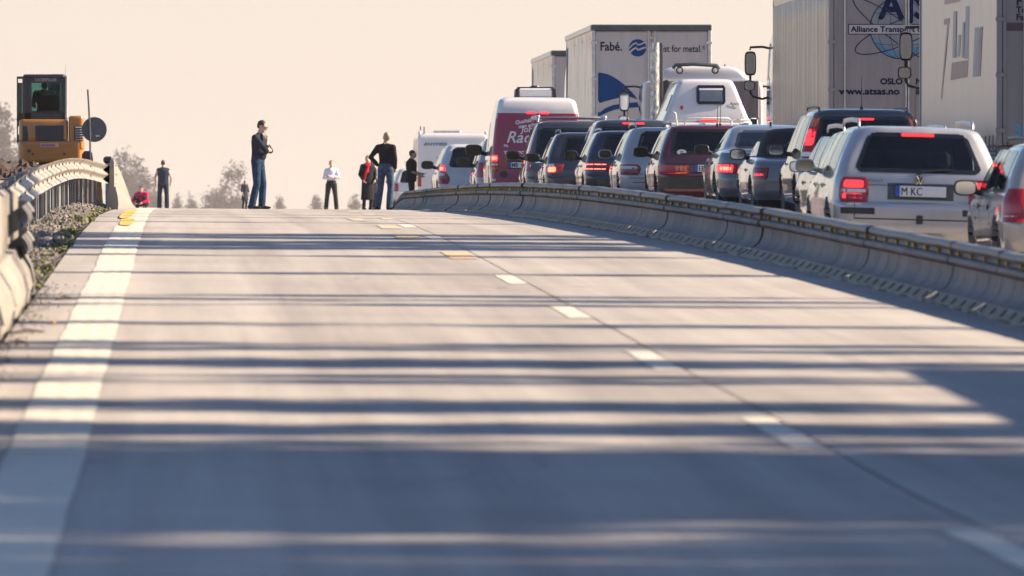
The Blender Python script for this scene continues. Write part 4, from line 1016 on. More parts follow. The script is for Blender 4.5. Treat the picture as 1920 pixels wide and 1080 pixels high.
VB.patch('rear', [(1.02, -.62, .62), (1.10, -.62, .62)], off=.014, n=2, m=10, thick=.015).build('handle_strip', M['black_plastic'], van)
b = MB(); y = VB.surf('rear', -.33, .95)[1]-.03; b.box((-.33, y, .95), (.535, .016, .135), .004); pf = b.build('number_plate', M['black_plastic'], van)
b = MB(); b.box((-.308, y-.009, .954), (.474, .006, .108), .002); b.build('plate_field', M['plate'], pf)
b = MB(); b.box((-.568, y-.009, .954), (.046, .0062, .108), .002); b.build('plate_band', M['plate_blue'], pf)
text('plate_letters', 'MB', .115, M['ink'], pf, (-.535, y-.0125, .918), bold=.003, ext=.0008, sx=.82)
b = MB(); b.lathe([(.075, -.02), (.08, 0), (.0, .0)], (-.70, VB.surf('rear', -.70, .76)[1]-.005, .76), 'y', 16); b.build('fog_light', M['black_plastic'], van)
def vt(body, x, z, size, rot=0, shear=0, bold=0, sx=1.0):
    y = min(VB.surf('rear', x, z)[1], VB.surf('rear', x+.3, z)[1])-.014
    text('lettering', body, size, M['white_letter'], van, (x, y, z), (R(90-6.5), R(-rot), 0), shear=shear, bold=bold, ext=.001, sx=sx, fat=.004)
vt('Qualität - die', -.47, 1.80, .105, 9, .3)
vt('man schmeckt', -.40, 1.715, .10, 9, .3)
vt('Johann', -.34, 1.64, .18, 0, .12, 0)
vt('Rad', -.66, 1.42, .34, 0, .3, 0)
vt('TRANSPORT', -.70, 1.185, .085, 0, 0, 0, 1.15)
vt('Ma', -.70, 1.33, .075); 
ac = thing('cooling_unit', 'white cooling box with dark corners on the roof of the wine red van', 'cooling unit', (0, 0, 0))
b = MB(); vx_, vy_, vz_ = van.location
b.box((vx_, vy_+1.3, vz_+2.46), (.70, .75, .20), .03); b.build('casing', M['white_paint'], ac)
for s in (-1, 1):
    b = MB(); b.prism([(s*.352, -.10), (s*.43, -.10), (s*.415, .07), (s*.352, .115)], 'y', -.38, .38); b.build('corner_cap', M['black_plastic'], ac, (vx_, vy_+1.3, vz_+2.46))
b = MB(); b.box((vx_, vy_+1.3, vz_+2.57), (.74, .7, .03), .01); b.lathe([(.10, 0), (.09, .03), (0, .035)], (vx_, vy_+1.2, vz_+2.58), 'z', 12); b.build('lid', M['black_plastic'], ac)
# ------------------------------------------------------------ lorries and motorhomes in the right lane
def tarp(name, col, dirt, rough=.45):
    m, n, l, b = nmat(name); v = coords(n, l, (1, 1, .12))
    t = n.new('ShaderNodeTexNoise'); t.inputs['Scale'].default_value = 7; t.inputs['Detail'].default_value = 8; t.inputs['Roughness'].default_value = .72; l.new(v, t.inputs['Vector'])
    r = n.new('ShaderNodeValToRGB'); r.color_ramp.elements[0].position = .34; r.color_ramp.elements[1].position = .66
    r.color_ramp.elements[0].color = (*[c*(1-dirt) for c in col], 1); r.color_ramp.elements[1].color = (*col, 1)
    l.new(t.outputs['Fac'], r.inputs['Fac']); l.new(r.outputs['Color'], b.inputs['Base Color']); b.inputs['Roughness'].default_value = rough
    return m
M['tarp_white'] = tarp('tarpaulin_white', (.50, .475, .44), .35, .24)
M['tarp_ats'] = tarp('ribbed_aluminium', (.34, .31, .285), .34, .24); M['tarp_ats'].node_tree.nodes['Principled BSDF'].inputs['Metallic'].default_value = .35
M['tarp_near'] = tarp('tarpaulin_dull', (.36, .33, .32), .24, .30)
M['door_white'] = tarp('door_panel_white', (.40, .375, .37), .14, .5)
M['door_ats'] = tarp('door_panel_dull', (.245, .225, .225), .16, .5)
M['door_near'] = tarp('door_panel_blue_white', (.14, .15, .17), .12, .5)
M['header'] = mat('header_slate', (.05, .065, .075), .6, var=.3)
M['blue'] = mat('print_blue', (.003, .045, .16), .85, var=.06, spec=.1)
M['navy'] = mat('print_navy', (.004, .014, .055), .85, var=.06, spec=.1)
M['pale_blue'] = mat('print_pale_blue', (.19, .215, .25), .5, var=.15, scale=3)
M['mid_blue'] = mat('print_mid_blue', (.07, .20, .32), .5, var=.15)
M['charcoal'] = mat('print_charcoal', (.018, .02, .026), .85, var=.1, spec=.1)
M['sky_blue'] = mat('print_sky_blue', (.03, .22, .42), .5, var=.06)
M['f_red'] = mat('faded_red', (.33, .20, .185), .5, var=.15); M['f_blue'] = mat('faded_blue', (.25, .25, .285), .5, var=.15); M['f_rust'] = mat('faded_rust', (.28, .18, .15), .5, var=.2)
M['maroon_strip'] = mat('dark_strip', (.03, .018, .035), .5)
M['perf'] = mat('perforated_steel', (.42, .41, .40), .4, metal=.6, var=.75, scale=16, stretch=(1, 1, .6))
M['grimy'] = tarp('grimy_cab_back', (.20, .16, .17), .5, .6)

def decal(name, poly, m, parent, yy, dz=.004):
    """flat print on a rear face: poly in (x, z), proud of the panel"""
    b = MB(); b.prism(poly, 'y', yy-dz, yy); return b.build(name, m, parent)
def ribbon_poly(pts, w):
    L, Rr = [], []
    for i in range(len(pts)):
        a = np.array(pts[max(i-1, 0)]); c = np.array(pts[min(i+1, len(pts)-1)]); d = c-a; d = d/(np.hypot(*d) or 1); nrm = np.array([-d[1], d[0]])*w/2
        L.append(tuple(np.array(pts[i])+nrm)); Rr.append(tuple(np.array(pts[i])-nrm))
    return L, Rr
def ribbon(name, pts, w, m, parent, yy, closed=False, dz=.003):
    L, Rr = ribbon_poly(pts, w); b = MB(); n = len(pts); vs = [(p[0], yy-dz, p[1]) for p in L]+[(p[0], yy-dz, p[1]) for p in Rr]
    fs = [(i, (i+1) % n, n+(i+1) % n, n+i) for i in range(n if closed else n-1)]
    b.add(vs, fs); return b.build(name, m, parent)
BIGW = wheel_meshes(.50, .30)
def make_trailer(name, label, X_left, D, S):
    w, H, L, fl = S.get('w', 2.55)/2, S.get('H', 4.0), S.get('L', 13.6), S.get('floor', 1.14)
    Xc = X_left+w; z = float(G(Xc, D+2)); t = thing(name, label, 'lorry', (Xc, D, z), R(S.get('rz', 0)), S.get('group'))
    side = S['side']; door = S['door']
    for s in (-1, 1):
        ys = np.linspace(.12, L, S.get('nside', 150)); zs = np.concatenate([np.linspace(fl-.05, H-.30, 9), [H-.29, H-.12]])
        P = np.zeros((len(zs), len(ys), 3))
        for i, zz in enumerate(zs):
            k = S.get('ripple', .012); sag = math.sin((zz-fl)/(H-fl)*math.pi)
            x = w-.02+k*np.sin(ys*S.get('rf', 5.2)+.35*zz)*(.35+.65*sag)+.5*k*np.sin(ys*1.7+zz*2) if not S.get('rib') else w-.01+.012*np.sign(np.sin(ys*19))
            if i >= len(zs)-2: x = np.full(len(ys), w+.004+(.0 if i == len(zs)-1 else -.02))
            P[i, :, 0] = s*x; P[i, :, 1] = ys; P[i, :, 2] = zz
        b = MB(); b.grid(P); o = b.build('side_curtain' if not S.get('rib') else 'side_wall', M[side], t, smooth=60)
        if not S.get('rib'):
            for yy in np.arange(.5, L-.2, .62):
                b = MB(); b.box((s*(w+.012), yy, fl-.02), (.012, .05, .20), .003); b.build('strap', M['dark_steel'], o)
        b = MB(); b.box((s*(w+.004), L/2+.06, H-.07), (.05, L-.1, .13), .02); b.build('top_rail', M[S.get('rail_mat', 'tarp_white')], t)
        b = MB(); b.box((s*(w-.05), L/2+.1, fl-.12), (.06, L-.3, .16), .01); b.build('side_rail', M['dark_steel'], t)
    b = MB(); ys = np.linspace(.05, L, 30); P = [[(x, y, H-.03+.02*math.sin(y*2.3)*(1-(x/w)**2)+.02*(1-(x/w)**2)) for x in np.linspace(-w+.03, w-.03, 7)] for y in ys]; b.grid(P); b.build('roof', M[side], t, smooth=60)
    b = MB(); b.box((0, L+.03, (fl+H)/2), (2*w, .06, H-fl-.1), .01); b.build('front_wall', M[side], t)
    b = MB(); b.box((0, L/2, fl-.05), (2*w-.15, L-.1, .06)); b.build('floor', M['dark_steel'], t)
    # rear frame
    for s in (-1, 1):
        b = MB(); b.box((s*(w-.035), .06, (fl+H)/2-.08), (.07, .14, H-fl-.02), .008); b.build('corner_post', M[S.get('frame', 'steel')], t)
    b = MB(); b.box((0, .05, H-.065), (2*w+.02, .18, .13), .02); b.build('header', M[S.get('header', 'steel')], t)
    b = MB(); b.box((0, .07, fl-.16), (2*w, .14, .17), .01); b.build('rear_sill', M['dark_steel'], t)
    zd0, zd1 = fl-.06, H-.14
    for s in (-1, 1):
        b = MB(); b.box((s*(w-.07)/2, .045, (zd0+zd1)/2), (w-.08, .05, zd1-zd0), .012); dr = b.build('rear_door', M[door], t)
        b = MB()
        for (xx, zz, sx, sz) in ((s*(w-.07)/2, zd1-.05, w-.10, .05), (s*(w-.07)/2, zd0+.05, w-.10, .05), (s*.045, (zd0+zd1)/2, .05, zd1-zd0-.15), (s*(w-.105), (zd0+zd1)/2, .05, zd1-zd0-.15)): b.box((xx, .014, zz), (sx, .014, sz), .004)
        b.build('door_edging', M[S.get('edging', door)], dr)
        for xx in S.get('bars', (.22, .72)):
            b = MB(); b.tube([(s*xx, -.005, zd0-.05), (s*xx, -.005, zd1+.06)], .014, 8); b.build('lock_bar', M['steel'], dr, smooth=40)
            b = MB(); b.box((s*xx, -.012, zd1+.05), (.07, .03, .05), .005); b.box((s*xx, -.012, zd0-.02), (.07, .03, .05), .005); b.build('bar_keeper', M['steel'], dr)
        for zz in np.linspace(zd0+.2, zd1-.25, 4):
            b = MB(); b.box((s*(w-.045), -.016, zz), (.13, .02, .06), .005); b.build('hinge', M[S.get('frame', 'steel')], dr)
        b = MB(); b.box((s*(w-.25), .10, fl-.34), (.40, .06, .13), .02); lt = b.build('tail_light', M['red_lens'], t)
        b = MB(); b.box((s*(w-.18), .065, fl-.34), (.12, .02, .10), .01); b.build('lamp_lens', M['amber_lens'], lt)
        b = MB(); b.box((s*(w-.34), 2.6, .55), (.5, .02, .55), .0); b.build('mudflap', M['rubber'], t)
        for yw in (2.9, 4.2, 5.5):
            o = inst('wheel', BIGW[0], t, (s*(w-.18), yw, .50), (0, 0, 0 if s < 0 else math.pi)); inst('rim', BIGW[1], o)
        for zz in (.55, .80):
            b = MB(); b.box((s*(w-.06), 9.2, zz), (.03, 5.2, .10), .01); b.build('side_guard', M['alloy'], t)
    b = MB(); b.box((0, .12, .52), (2.3, .08, .12), .02); b.build('underrun_bar', M['dark_steel'], t)
    for s in (-.45, .45):
        b = MB(); b.box((s, L/2, .92), (.12, L-.6, .30)); b.build('chassis_beam', M['dark_steel'], t)
    return t
def mirror_pair(t, x, y, z, s=-1, small=True, arm=M['black_plastic']):
    b = MB(); n = 16; rows = []
    for (yy, k) in ((-.06, .95), (-.05, 1), (.03, 1), (.07, .8), (.09, .4)):
        rows.append([(x+.105*k*math.copysign(abs(math.cos(a))**.5, math.cos(a)), y+yy, z+.22*k*math.copysign(abs(math.sin(a))**.5, math.sin(a))) for a in np.linspace(0, 2*math.pi, n, endpoint=False)])
    b.grid(rows, wrap=True); b.add(rows[-1], [tuple(range(n))]); o = b.build('wing_mirror', M['black_plastic'], t, smooth=50)
    b = MB(); b.add([(x+(p[0]-x)*.86, y-.062, z+(p[2]-z)*.9) for p in rows[0]], [tuple(range(n))[::-1]]); b.build('mirror_glass', M['mirror'], o)
    if small:
        zz = z-.40; rows = []
        for (yy, k) in ((-.06, .95), (-.05, 1), (.03, 1), (.09, .7), (.11, .3)):
            rows.append([(x-.02+.105*k*math.copysign(abs(math.cos(a))**.6, math.cos(a)), y+yy, zz+.095*k*math.copysign(abs(math.sin(a))**.6, math.sin(a))) for a in np.linspace(0, 2*math.pi, n, endpoint=False)])
        b = MB(); b.grid(rows, wrap=True); b.add(rows[-1], [tuple(range(n))]); o2 = b.build('wide_angle_mirror', M['black_plastic'], t, smooth=50)
        b = MB(); b.add([(x-.02+(p[0]-x+.02)*.86, y-.062, zz+(p[2]-zz)*.88) for p in rows[0]], [tuple(range(n))[::-1]]); b.build('mirror_glass', M['mirror'], o2)
    b = MB(); b.tube([(x-s*.10*0, y+.02, z+.24), (x, y+.02, z+.29), (x-s*.22, y+.03, z+.30), (x-s*.36, y+.05, z+.27)], .022, 8)
    b.tube([(x, y+.02, z-.20), (x, y+.02, z-.52), (x-s*.05, y+.02, z-.60), (x-s*.22, y+.03, z-.64), (x-s*.36, y+.05, z-.60)], .022, 8)
    b.build('mirror_arm', arm, t, smooth=50)
def make_tractor(name, label, X_left, D, S):
    """tractor unit; local y = 0 at the back of the cab"""
    w = 1.24; Xc = X_left+w; z = float(G(Xc, D)); t = thing(name, label, 'lorry cab', (Xc, D, z)); Hc = S.get('H', 3.1); pm = S.get('mat', M['white_gloss'])
    lv = [(.75, 0, 2.1, 1.16, .05, .25), (.95, 0, 2.2, 1.2, .06, .3), (1.3, 0, 2.25, 1.22, .06, .3), (1.9, 0, 2.2, 1.235, .06, .35), (2.5, 0, 2.05, 1.23, .07, .35), (Hc-.35, .0, 1.9, 1.20, .09, .35), (Hc-.12, .02, 1.75, 1.14, .14, .35), (Hc-.03, .10, 1.55, 1.02, .2, .3), (Hc, .35, 1.3, .7, .2, .2)]
    if S.get('dome'): lv[5:] = [(Hc-.36, .0, 1.9, 1.20, .09, .35), (Hc-.30, .02, 1.85, 1.0, .12, .3), (Hc-.12, .05, 1.75, .80, .14, .3), (Hc-.04, .10, 1.6, .64, .16, .3), (Hc, .3, 1.3, .40, .1, .1)]
    B = Body(lv, bow=.02, wheels=(), side_bow=.005); wins = [('left', [(1.75, .95, 1.85), (2.45, .95, 1.70)]), ('right', [(1.75, .95, 1.85), (2.45, .95, 1.70)]), ('front', [(1.8, -1.0, 1.0), (2.5, -.95, .95)])]
    B.shell(wins, .6).build('body', [pm, M['under']], t, smooth=38)
    for (md, rows) in wins: B.patch(md, rows, off=.004, frit=.05, thick=.01).build('windscreen' if md == 'front' else 'side_window', [M['glass'], M['frit']], t)
    for s in (-1, 1):
        b = MB(); b.box((s*.42, -1.6, .80), (.10, 4.6, .26), .01); b.build('chassis_beam', M['dark_steel'], t)
        for yw in (-2.6, 1.35):
            o = inst('wheel', BIGW[0], t, (s*1.02, yw, .50), (0, 0, 0 if s < 0 else math.pi)); inst('rim', BIGW[1], o)
        b = MB(); b.box((s*.98, -1.2, .62), (.45, 1.1, .55), .08); b.build('fuel_tank', M['alloy'], t)
        b = MB(); b.box((s*.98, -2.6, 1.07), (.46, 1.15, .05), .02); b.build('mudguard', M['black_plastic'], t)
        mirror_pair(t, s*(w+.30), 1.55, 2.3+S.get('mz', 0), s)
        b = MB(); b.box((s*.9, -3.85, .85), (.35, .06, .14), .02); b.build('tail_light', M['red_lens'], t)
    return t, B
SIGMA = FPX
def rear_xy(px, py, D, Xc, zg):          # photograph column / row -> local (x, z) on a rear face at distance D
    return ((px-334.0)/FPX*D-Xc, ZC+(388.0-py)/FPX*D-zg)

# --- lorry with blue prints on its doors
D = 204.5; fab = make_trailer('box_lorry', 'white lorry trailer with blue shapes and the words Fabé on its back doors', pix(1110, D), D, dict(side='tarp_white', door='door_white', header='header', frame='steel', edging='door_white', bars=(.07,), w=2.55, H=4.0, ripple=.02, rf=3.1))
Xc, zg = fab.location.x, fab.location.z
def fp(*pts): return [rear_xy(px, py, D, Xc, zg) for (px, py) in pts]
decal('blue_sail', fp((1117.5, 135.5), (1129, 136.5), (1140, 139), (1150, 144), (1160, 150), (1170, 158), (1180, 167.5), (1190, 178), (1196, 186), (1180, 181), (1165, 182.5), (1150, 186), (1138, 189), (1125, 193), (1117, 180)), M['blue'], fab, .019)
decal('blue_wave', fp((1117, 206), (1125, 211), (1135, 203), (1150, 197), (1170, 193.5), (1196, 191.5), (1198, 201), (1170, 202.5), (1152, 206), (1138, 211), (1126, 217), (1117, 223)), M['blue'], fab, .019)
cx, cz = rear_xy(1196, 89.5, D, Xc, zg); rr = .186
decal('logo_disc', [(cx+rr*math.cos(k/28*6.2832), cz+rr*math.sin(k/28*6.2832)) for k in range(28)], M['blue'], fab, .019, .003)
for dz_, w_ in ((.045, .032), (-.06, .038)):
    ribbon('logo_line', [(cx-.19, cz-.06+dz_), (cx-.10, cz+.03+dz_), (cx-.03, cz+.065+dz_), (cx+.0, cz+.02+dz_), (cx+.06, cz+.03+dz_), (cx+.12, cz+.06+dz_), (cx+.185, cz+.07+dz_)], w_, M['door_white'], fab, .015)
x0, z0 = rear_xy(1125, 94.5, D, Xc, zg); text('lettering', 'Fabé.', .265, M['charcoal'], fab, (x0, .017, z0), fat=.006, sx=.86)
x0, z0 = rear_xy(1230.5, 97, D, Xc, zg); text('lettering', 'Best for metal.', .205, M['charcoal'], fab, (x0, .017, z0), fat=.003, sx=.80)
x0, z0 = rear_xy(1317, 92, D, Xc, zg); text('lettering', '®', .10, M['charcoal'], fab, (x0, .017, z0))
ftr, _ = make_tractor('lorry_cab', 'white lorry cab hidden ahead of the trailer with blue prints', fab.location.x-1.24, D+14.3, dict(H=3.6))
ftr['label'] = 'white lorry cab pulling the trailer with blue prints'
# --- lorry beyond it
D = 238; far = make_trailer('box_lorry', 'distant pale lorry trailer half hidden behind the trailer with blue prints', pix(1035, D), D, dict(side='tarp_white', door='door_white', header='header', frame='steel', bars=(.07, .9), ripple=.016, rf=3.6, nside=90))
make_tractor('lorry_cab', 'pale lorry cab ahead of the distant trailer', far.location.x-1.24, D+14.3, dict(H=3.5))
# --- lorry with the globe
D = 156; ats = make_trailer('box_lorry', 'ribbed grey lorry trailer with a globe and the letters ATS on its doors', pix(1556, D), D, dict(side='tarp_ats', door='door_ats', rib=True, header='steel', frame='door_ats', bars=(.02, 1.02), nside=420, L=14.8, rail_mat='tarp_ats'))
Xc, zg = ats.location.x, ats.location.z
def ap(*pts): return [rear_xy(px, py, D, Xc, zg) for (px, py) in pts]
cx, cz = rear_xy(1691, 52, D, Xc, zg); rr = .50
cir = lambda r, a0=0, a1=6.2832, n=40: [(cx+r*math.cos(a0+(a1-a0)*k/n), cz+r*math.sin(a0+(a1-a0)*k/n)) for k in range(n+(0 if a1-a0 > 6.2 else 1))]
decal('globe_disc', cir(rr), M['pale_blue'], ats, .019, .003)
decal('globe_shade', cir(rr, math.pi*1.08, math.pi*1.92, 24)+[(cx+.42*math.cos(a)*1.0, cz-.12+.24*math.sin(a)) for a in np.linspace(math.pi*1.98, math.pi*1.02, 20)], M['mid_blue'], ats, .016, .003)
ribbon('globe_outline', cir(rr), .014, M['navy'], ats, .013, True)
for q in (.35, .75): ribbon('globe_line', [(cx+rr*q*math.cos(a), cz+rr*math.sin(a)) for a in np.linspace(0, 6.2832, 40, endpoint=False)], .006, M['navy'], ats, .013, True)
for q in (-.5, 0, .5): ribbon('globe_line', [(cx+math.sqrt(1-q*q)*rr*u, cz+q*rr-.03*(1-u*u)) for u in np.linspace(-1, 1, 16)], .006, M['navy'], ats, .013)
for (an, a_, b_) in ((-.62, .95, .17), (.38, .80, .20)):
    ribbon('orbit_line', [(cx+a_*math.cos(k/48*6.2832)*math.cos(an)-b_*math.sin(k/48*6.2832)*math.sin(an), cz-.08+a_*math.cos(k/48*6.2832)*math.sin(an)+b_*math.sin(k/48*6.2832)*math.cos(an)) for k in range(48)], .014, M['navy'], ats, .011, True)
for (ch, px, py, sz, sx) in (('A', 1650, 34, .60, 1.0), ('T', 1690, 41, .74, .75), ('S', 1716, 34, .60, 1.0)):
    x0, z0 = rear_xy(px, py, D, Xc, zg); text('lettering', ch, sz, M['navy'], ats, (x0, .006, z0), fat=.018, sx=sx)
x0, z0 = rear_xy(1592, 64, D, Xc, zg); x1, z1 = rear_xy(1592, 44.5, D, Xc, zg)
decal('name_strip_edge', [(x0, z0), (-x0, z0), (-x0, z1), (x0, z1)], M['navy'], ats, .012, .003)
decal('name_strip', [(x0+.012, z0+.012), (-x0-.012, z0+.012), (-x0-.012, z1-.012), (x0+.012, z1-.012)], M['door_white'], ats, .009, .003)
x0, z0 = rear_xy(1597, 59, D, Xc, zg); text('lettering', 'Alliance Transport og Spedisjon', .128, M['navy'], ats, (x0, .004, z0), fat=.004, sx=1.08)
for (body, px, py, sz, sx) in (('OSLO', 1652, 157.5, .135, 1.05), ('N', 1719, 157.5, .135, 1.05), ('www.atsas.no', 1575, 176.5, .150, 1.17), ('in', 1719, 176.5, .150, 1.17)):
    x0, z0 = rear_xy(px, py, D, Xc, zg); text('lettering', body, sz, M['navy'], ats, (x0, .016, z0), fat=.006, sx=sx)
atr, _ = make_tractor('lorry_cab', 'grey white lorry cab with big black mirrors ahead of the ribbed trailer', pix(1556, 156)+.02, D+15.3, dict(H=3.4, mz=.42))
# --- nearest lorry
D = 130; near = make_trailer('box_lorry', 'nearest lorry trailer with faded prints along its pale flank', pix(1872, D), D, dict(side='tarp_near', door='door_near', header='steel', frame='door_near', bars=(.5, .9), ripple=.002, rf=4.0, floor=1.20))
Xc, zg = near.location.x, near.location.z; XL = pix(1872, D)
def flank(name, quad, m):        # quad of photograph points on the left flank
    b = MB(); vs = []
    for (px, py) in quad:
        Dd = XL*FPX/(px-334.0); vs.append((-1.2605, Dd-D, ZC+(388.0-py)/FPX*Dd-zg))
    b.add(vs, [(0, 1, 2, 3)]); b.build(name, m, near)
flank('faded_print', [(1782, 150), (1814, 144), (1816, 112), (1785, 117)], M['f_rust'])
flank('faded_print', [(1824, 144), (1833, 143), (1838, 50), (1828, 51)], M['f_blue']); flank('faded_print', [(1833.5, 143), (1838, 142.5), (1842, 49.5), (1838.5, 50)], M['f_red'])
for (a, c, y0, y1) in ((1786, 1792, 108, 20), (1795, 1800, 106, 64), (1803, 1807, 108, 40), (1809, 1816, 110, 10)): flank('faded_print', [(a, y0), (c, y0-1), (c+2, y1), (a+2, y1+1)], M['f_blue'])
flank('faded_print', [(1764, 185), (1766, 185), (1779, 45), (1776, 45)], M['f_red']); flank('faded_print', [(1770, 46), (1781, 44), (1781, 33), (1770, 35)], M['f_rust']); flank('faded_print', [(1771, 8), (1800, 2), (1800, -6), (1771, -2)], M['f_red'])
for (ch, px, py, sz, m) in (('F', 1908, 9, .17, 'navy'), ('Tel', 1908, 23, .12, 'navy'), ('Fax', 1908, 37, .12, 'navy'), ('30', 1903, 254, .235, 'sky_blue')):
    x0, z0 = rear_xy(px, py, D, Xc, zg); text('lettering', ch, sz, M[m], near, (x0, .016, z0), fat=.004)
x0, z0 = rear_xy(1890, 57, D, Xc, zg); x1, z1 = rear_xy(1920, 42, D, Xc, zg); decal('dark_strip', [(x0, z0), (x0+1.9, z0), (x0+1.9, z1), (x0, z1)], M['maroon_strip'], near, .012)
make_tractor('lorry_cab', 'lorry cab with black mirrors standing out beside the nearest trailer', XL+.26, D+14.3, dict(H=3.4, mz=.33))
# tread plate look of the locker below the near end of the flank
b = MB()
for r_ in range(9):
    for c_ in range(26): b.box((-1.27, .35+c_*.11, .62+r_*.058), (.02, .055, .03), .006, rot=(R(45 if (r_+c_) % 2 else -45), 0, 0))
o = b.build('tread_plate', M['alloy'], near); o['kind'] = 'stuff'
b = MB(); b.box((-1.22, 1.75, .85), (.08, 3.0, .62), .02); b.build('locker', M['dark_steel'], near)

# --- white cab with exhaust stack and lamp bar (no trailer)
D = 196; tr, TB = make_tractor('lorry_cab', 'white lorry cab with a tall exhaust stack and two round lamps on a roof bar', pix(1205, D)-.0, D, dict(H=3.02, dome=True))
zg = tr.location.z; Xc = tr.location.x
def tp(px, py): return rear_xy(px, py, D, Xc, zg)
b = MB(); x0, z0 = tp(1217, 225); x1, z1 = tp(1238, 80); b.lathe([(.085, .6), (.095, z1-.1), (.092, z1), (.075, z1)], ((x0+x1)/2-.01, -.30, 0), 'z', 18); b.build('exhaust_stack', M['perf'], tr, smooth=40)
b = MB(); b.tube([(x1+.02, -.2, .7), (x1+.02, -.2, z1-.05), (x1+.0, -.2, z1)], .032, 8); b.build('air_pipe', M['black_plastic'], tr, smooth=40)
xa, za = tp(1243, 222); xb, zb = tp(1424, 151); b = MB(); b.box(((xa+xb)/2, -.045, (za+zb)/2), (xb-xa, .09, zb-za), .02); b.build('back_panel', M['grimy'], tr)
b = MB(); b.box((xa+.2, -.10, (za+zb)/2-.1), (.30, .10, .62), .04); b.box((xa+.07, -.12, (za+zb)/2), (.10, .09, .8), .03); b.build('air_filter', M['black_plastic'], tr)
xc_, zc_ = tp(1300, 120); xd, zd = tp(1262, 124); b = MB(); b.tube([(xd, -.1, zd-.05), (xd+.05, -.1, zc_-.02), (xc_, -.1, zc_), (tp(1344, 122)[0], -.1, zc_-.03), (tp(1349, 122)[0], -.1, zd-.06)], .04, 8); lb = b.build('lamp_bar', M['header'], tr, smooth=40)
for px in (1274, 1341):
    xq, zq = tp(px, 131.5); b = MB(); b.lathe([(.0, .10), (.06, .08), (.078, -.02), (.068, -.04), (0, -.03)], (xq, -.12, zq), 'y', 16); l2 = b.build('round_lamp', M['black_plastic'], tr, smooth=40)
    b = MB(); b.lathe([(.058, -.034), (0, -.05)], (xq, -.12, zq), 'y', 16); b.build('lamp_lens', M['clear_lens'], l2, smooth=60)
xq, zq = tp(1361, 128); b = MB(); b.lathe([(.02, 0), (.012, .05), (.015, .10), (0, .12)], (xq, .2, zq-.02), 'z', 8); b.build('roof_aerial', M['black_plastic'], tr)

# --- small white motorhome
D = 182; Xm = (1326-334)/FPX*D; zg = float(G(Xm, D+1))
lv = [(.30, .15, 5.2, .85, .1, .4), (.45, .02, 5.4, .95, .12, .4), (.62, 0, 5.45, .965, .12, .4), (.72, .03, 5.4, .965, .11, .4), (1.1, .05, 5.0, .955, .10, .3), (1.45, .07, 4.5, .91, .10, .3), (1.60, .055, 4.4, .89, .10, .3), (1.68, .055, 4.35, .87, .10, .3), (1.72, .10, 4.3, .845, .10, .3), (1.84, .13, 4.2, .79, .10, .3), (2.2, .24, 4.0, .645, .09, .3),
      (2.45, .32, 3.8, .545, .10, .3), (2.515, .36, 3.7, .505, .11, .3), (2.545, .46, 3.5, .42, .12, .3), (2.555, .8, 3.2, .2, .1, .1)]
mh = thing('motorhome', 'small white motorhome with a dark framed window high in its sloping back', 'motorhome', (Xm, D, zg)); HB = Body(lv, bow=.03, wheels=(1.0, 4.3), side_bow=.01)
HB.shell([], .4).build('body', [M['white_gloss'], M['under']], mh, smooth=38)
x0, z0 = rear_xy(1308, 195, D, Xm, zg); x1, z1 = rear_xy(1362, 159, D, Xm, zg); xc_ = (x0+x1)/2
HB.patch('rear', [(z0, x0, x1), (z1, x0, x1)], off=.03, n=7, m=7, frit=.05, thick=.04, round_=.03).build('rear_window', [M['frit'], M['frit']], mh)
HB.patch('rear', [(z0+.055, x0+.055, x1-.055), (z1-.10, x0+.055, x1-.055)], off=.036, n=4, m=4).build('window_pane', [mat('acrylic_pane', (.10, .13, .17), .08, var=.2, scale=5)], mh)
HB.patch('rear', [(z1-.095, x0+.05, x1-.05), (z1-.06, x0+.05, x1-.05)], off=.037, n=3, m=4).build('window_latch', [M['white_paint']], mh)
for s in (-1, 1):
    HB.patch('left' if s < 0 else 'right', [(1.95, .55, .95), (2.25, .65, 1.05)], off=.012, frit=.03, thick=.02).build('side_window', [M['glass_dark'], M['frit']], mh)
    for yw in (1.0, 4.3): inst('rim', WHEEL[(.335, .215)][1], inst('wheel', WHEEL[(.335, .215)][0], mh, (s*.83, yw, .335), (0, 0, 0 if s < 0 else math.pi)))
    b = MB(); n_ = 14
    b.box((s*1.12, 3.9, 1.72), (.17, .10, .24), .05); b.tube([(s*1.04, 3.9, 1.66), (s*.86, 3.95, 1.60)], .03, 6); o = b.build('wing_mirror', M['white_gloss'], mh, smooth=50)
    b = MB(); b.box((s*1.12, 3.845, 1.72), (.14, .006, .20), .002); b.build('mirror_glass', M['mirror'], o)
    HB.patch('cl' if s < 0 else 'cr', [(.80, -.16, .08), (1.12, -.15, .07)], off=.01, thick=.02).build('tail_light', M['red_lens'], mh)
# rack of white tube, lamp, letters, shield sticker
b = MB()
zb = rear_xy(1300, 222, D, Xm, zg)[1]
b.tube([(-.42, -.02, zb-.28), (-.42, -.10, zb-.04), (-.36, -.10, zb), (.40, -.10, zb), (.46, -.10, zb-.04), (.46, -.02, zb-.28)], .020, 8)
b.tube([(.62, .02, zb-.16), (.66, -.10, zb+.10), (.70, -.06, zb+.12)], .016, 6); b.tube([(-.56, .02, zb-.16), (-.60, -.10, zb+.10), (-.63, -.06, zb+.12)], .016, 6)
b.tube([(.52, -.05, zb-.03), (.80, -.05, zb-.03), (.84, -.02, zb-.10)], .022, 6); b.build('bike_rack', M['white_paint'], mh, smooth=50)
HB.patch('rear', [(zb-.05, -.12, .20), (zb+.0, -.12, .20)], off=.012, n=3, m=5, thick=.01).build('brake_light', M['red_lit'], mh)
x0, z0 = rear_xy(1369, 196.5, D, Xm, zg); y0 = HB.surf('rear', .45, z0)[1]-.012; text('lettering', 'Apollo', .085, M['charcoal'], mh, (x0, y0, z0), (R(90-17), 0, 0), shear=.3, sx=1.1)
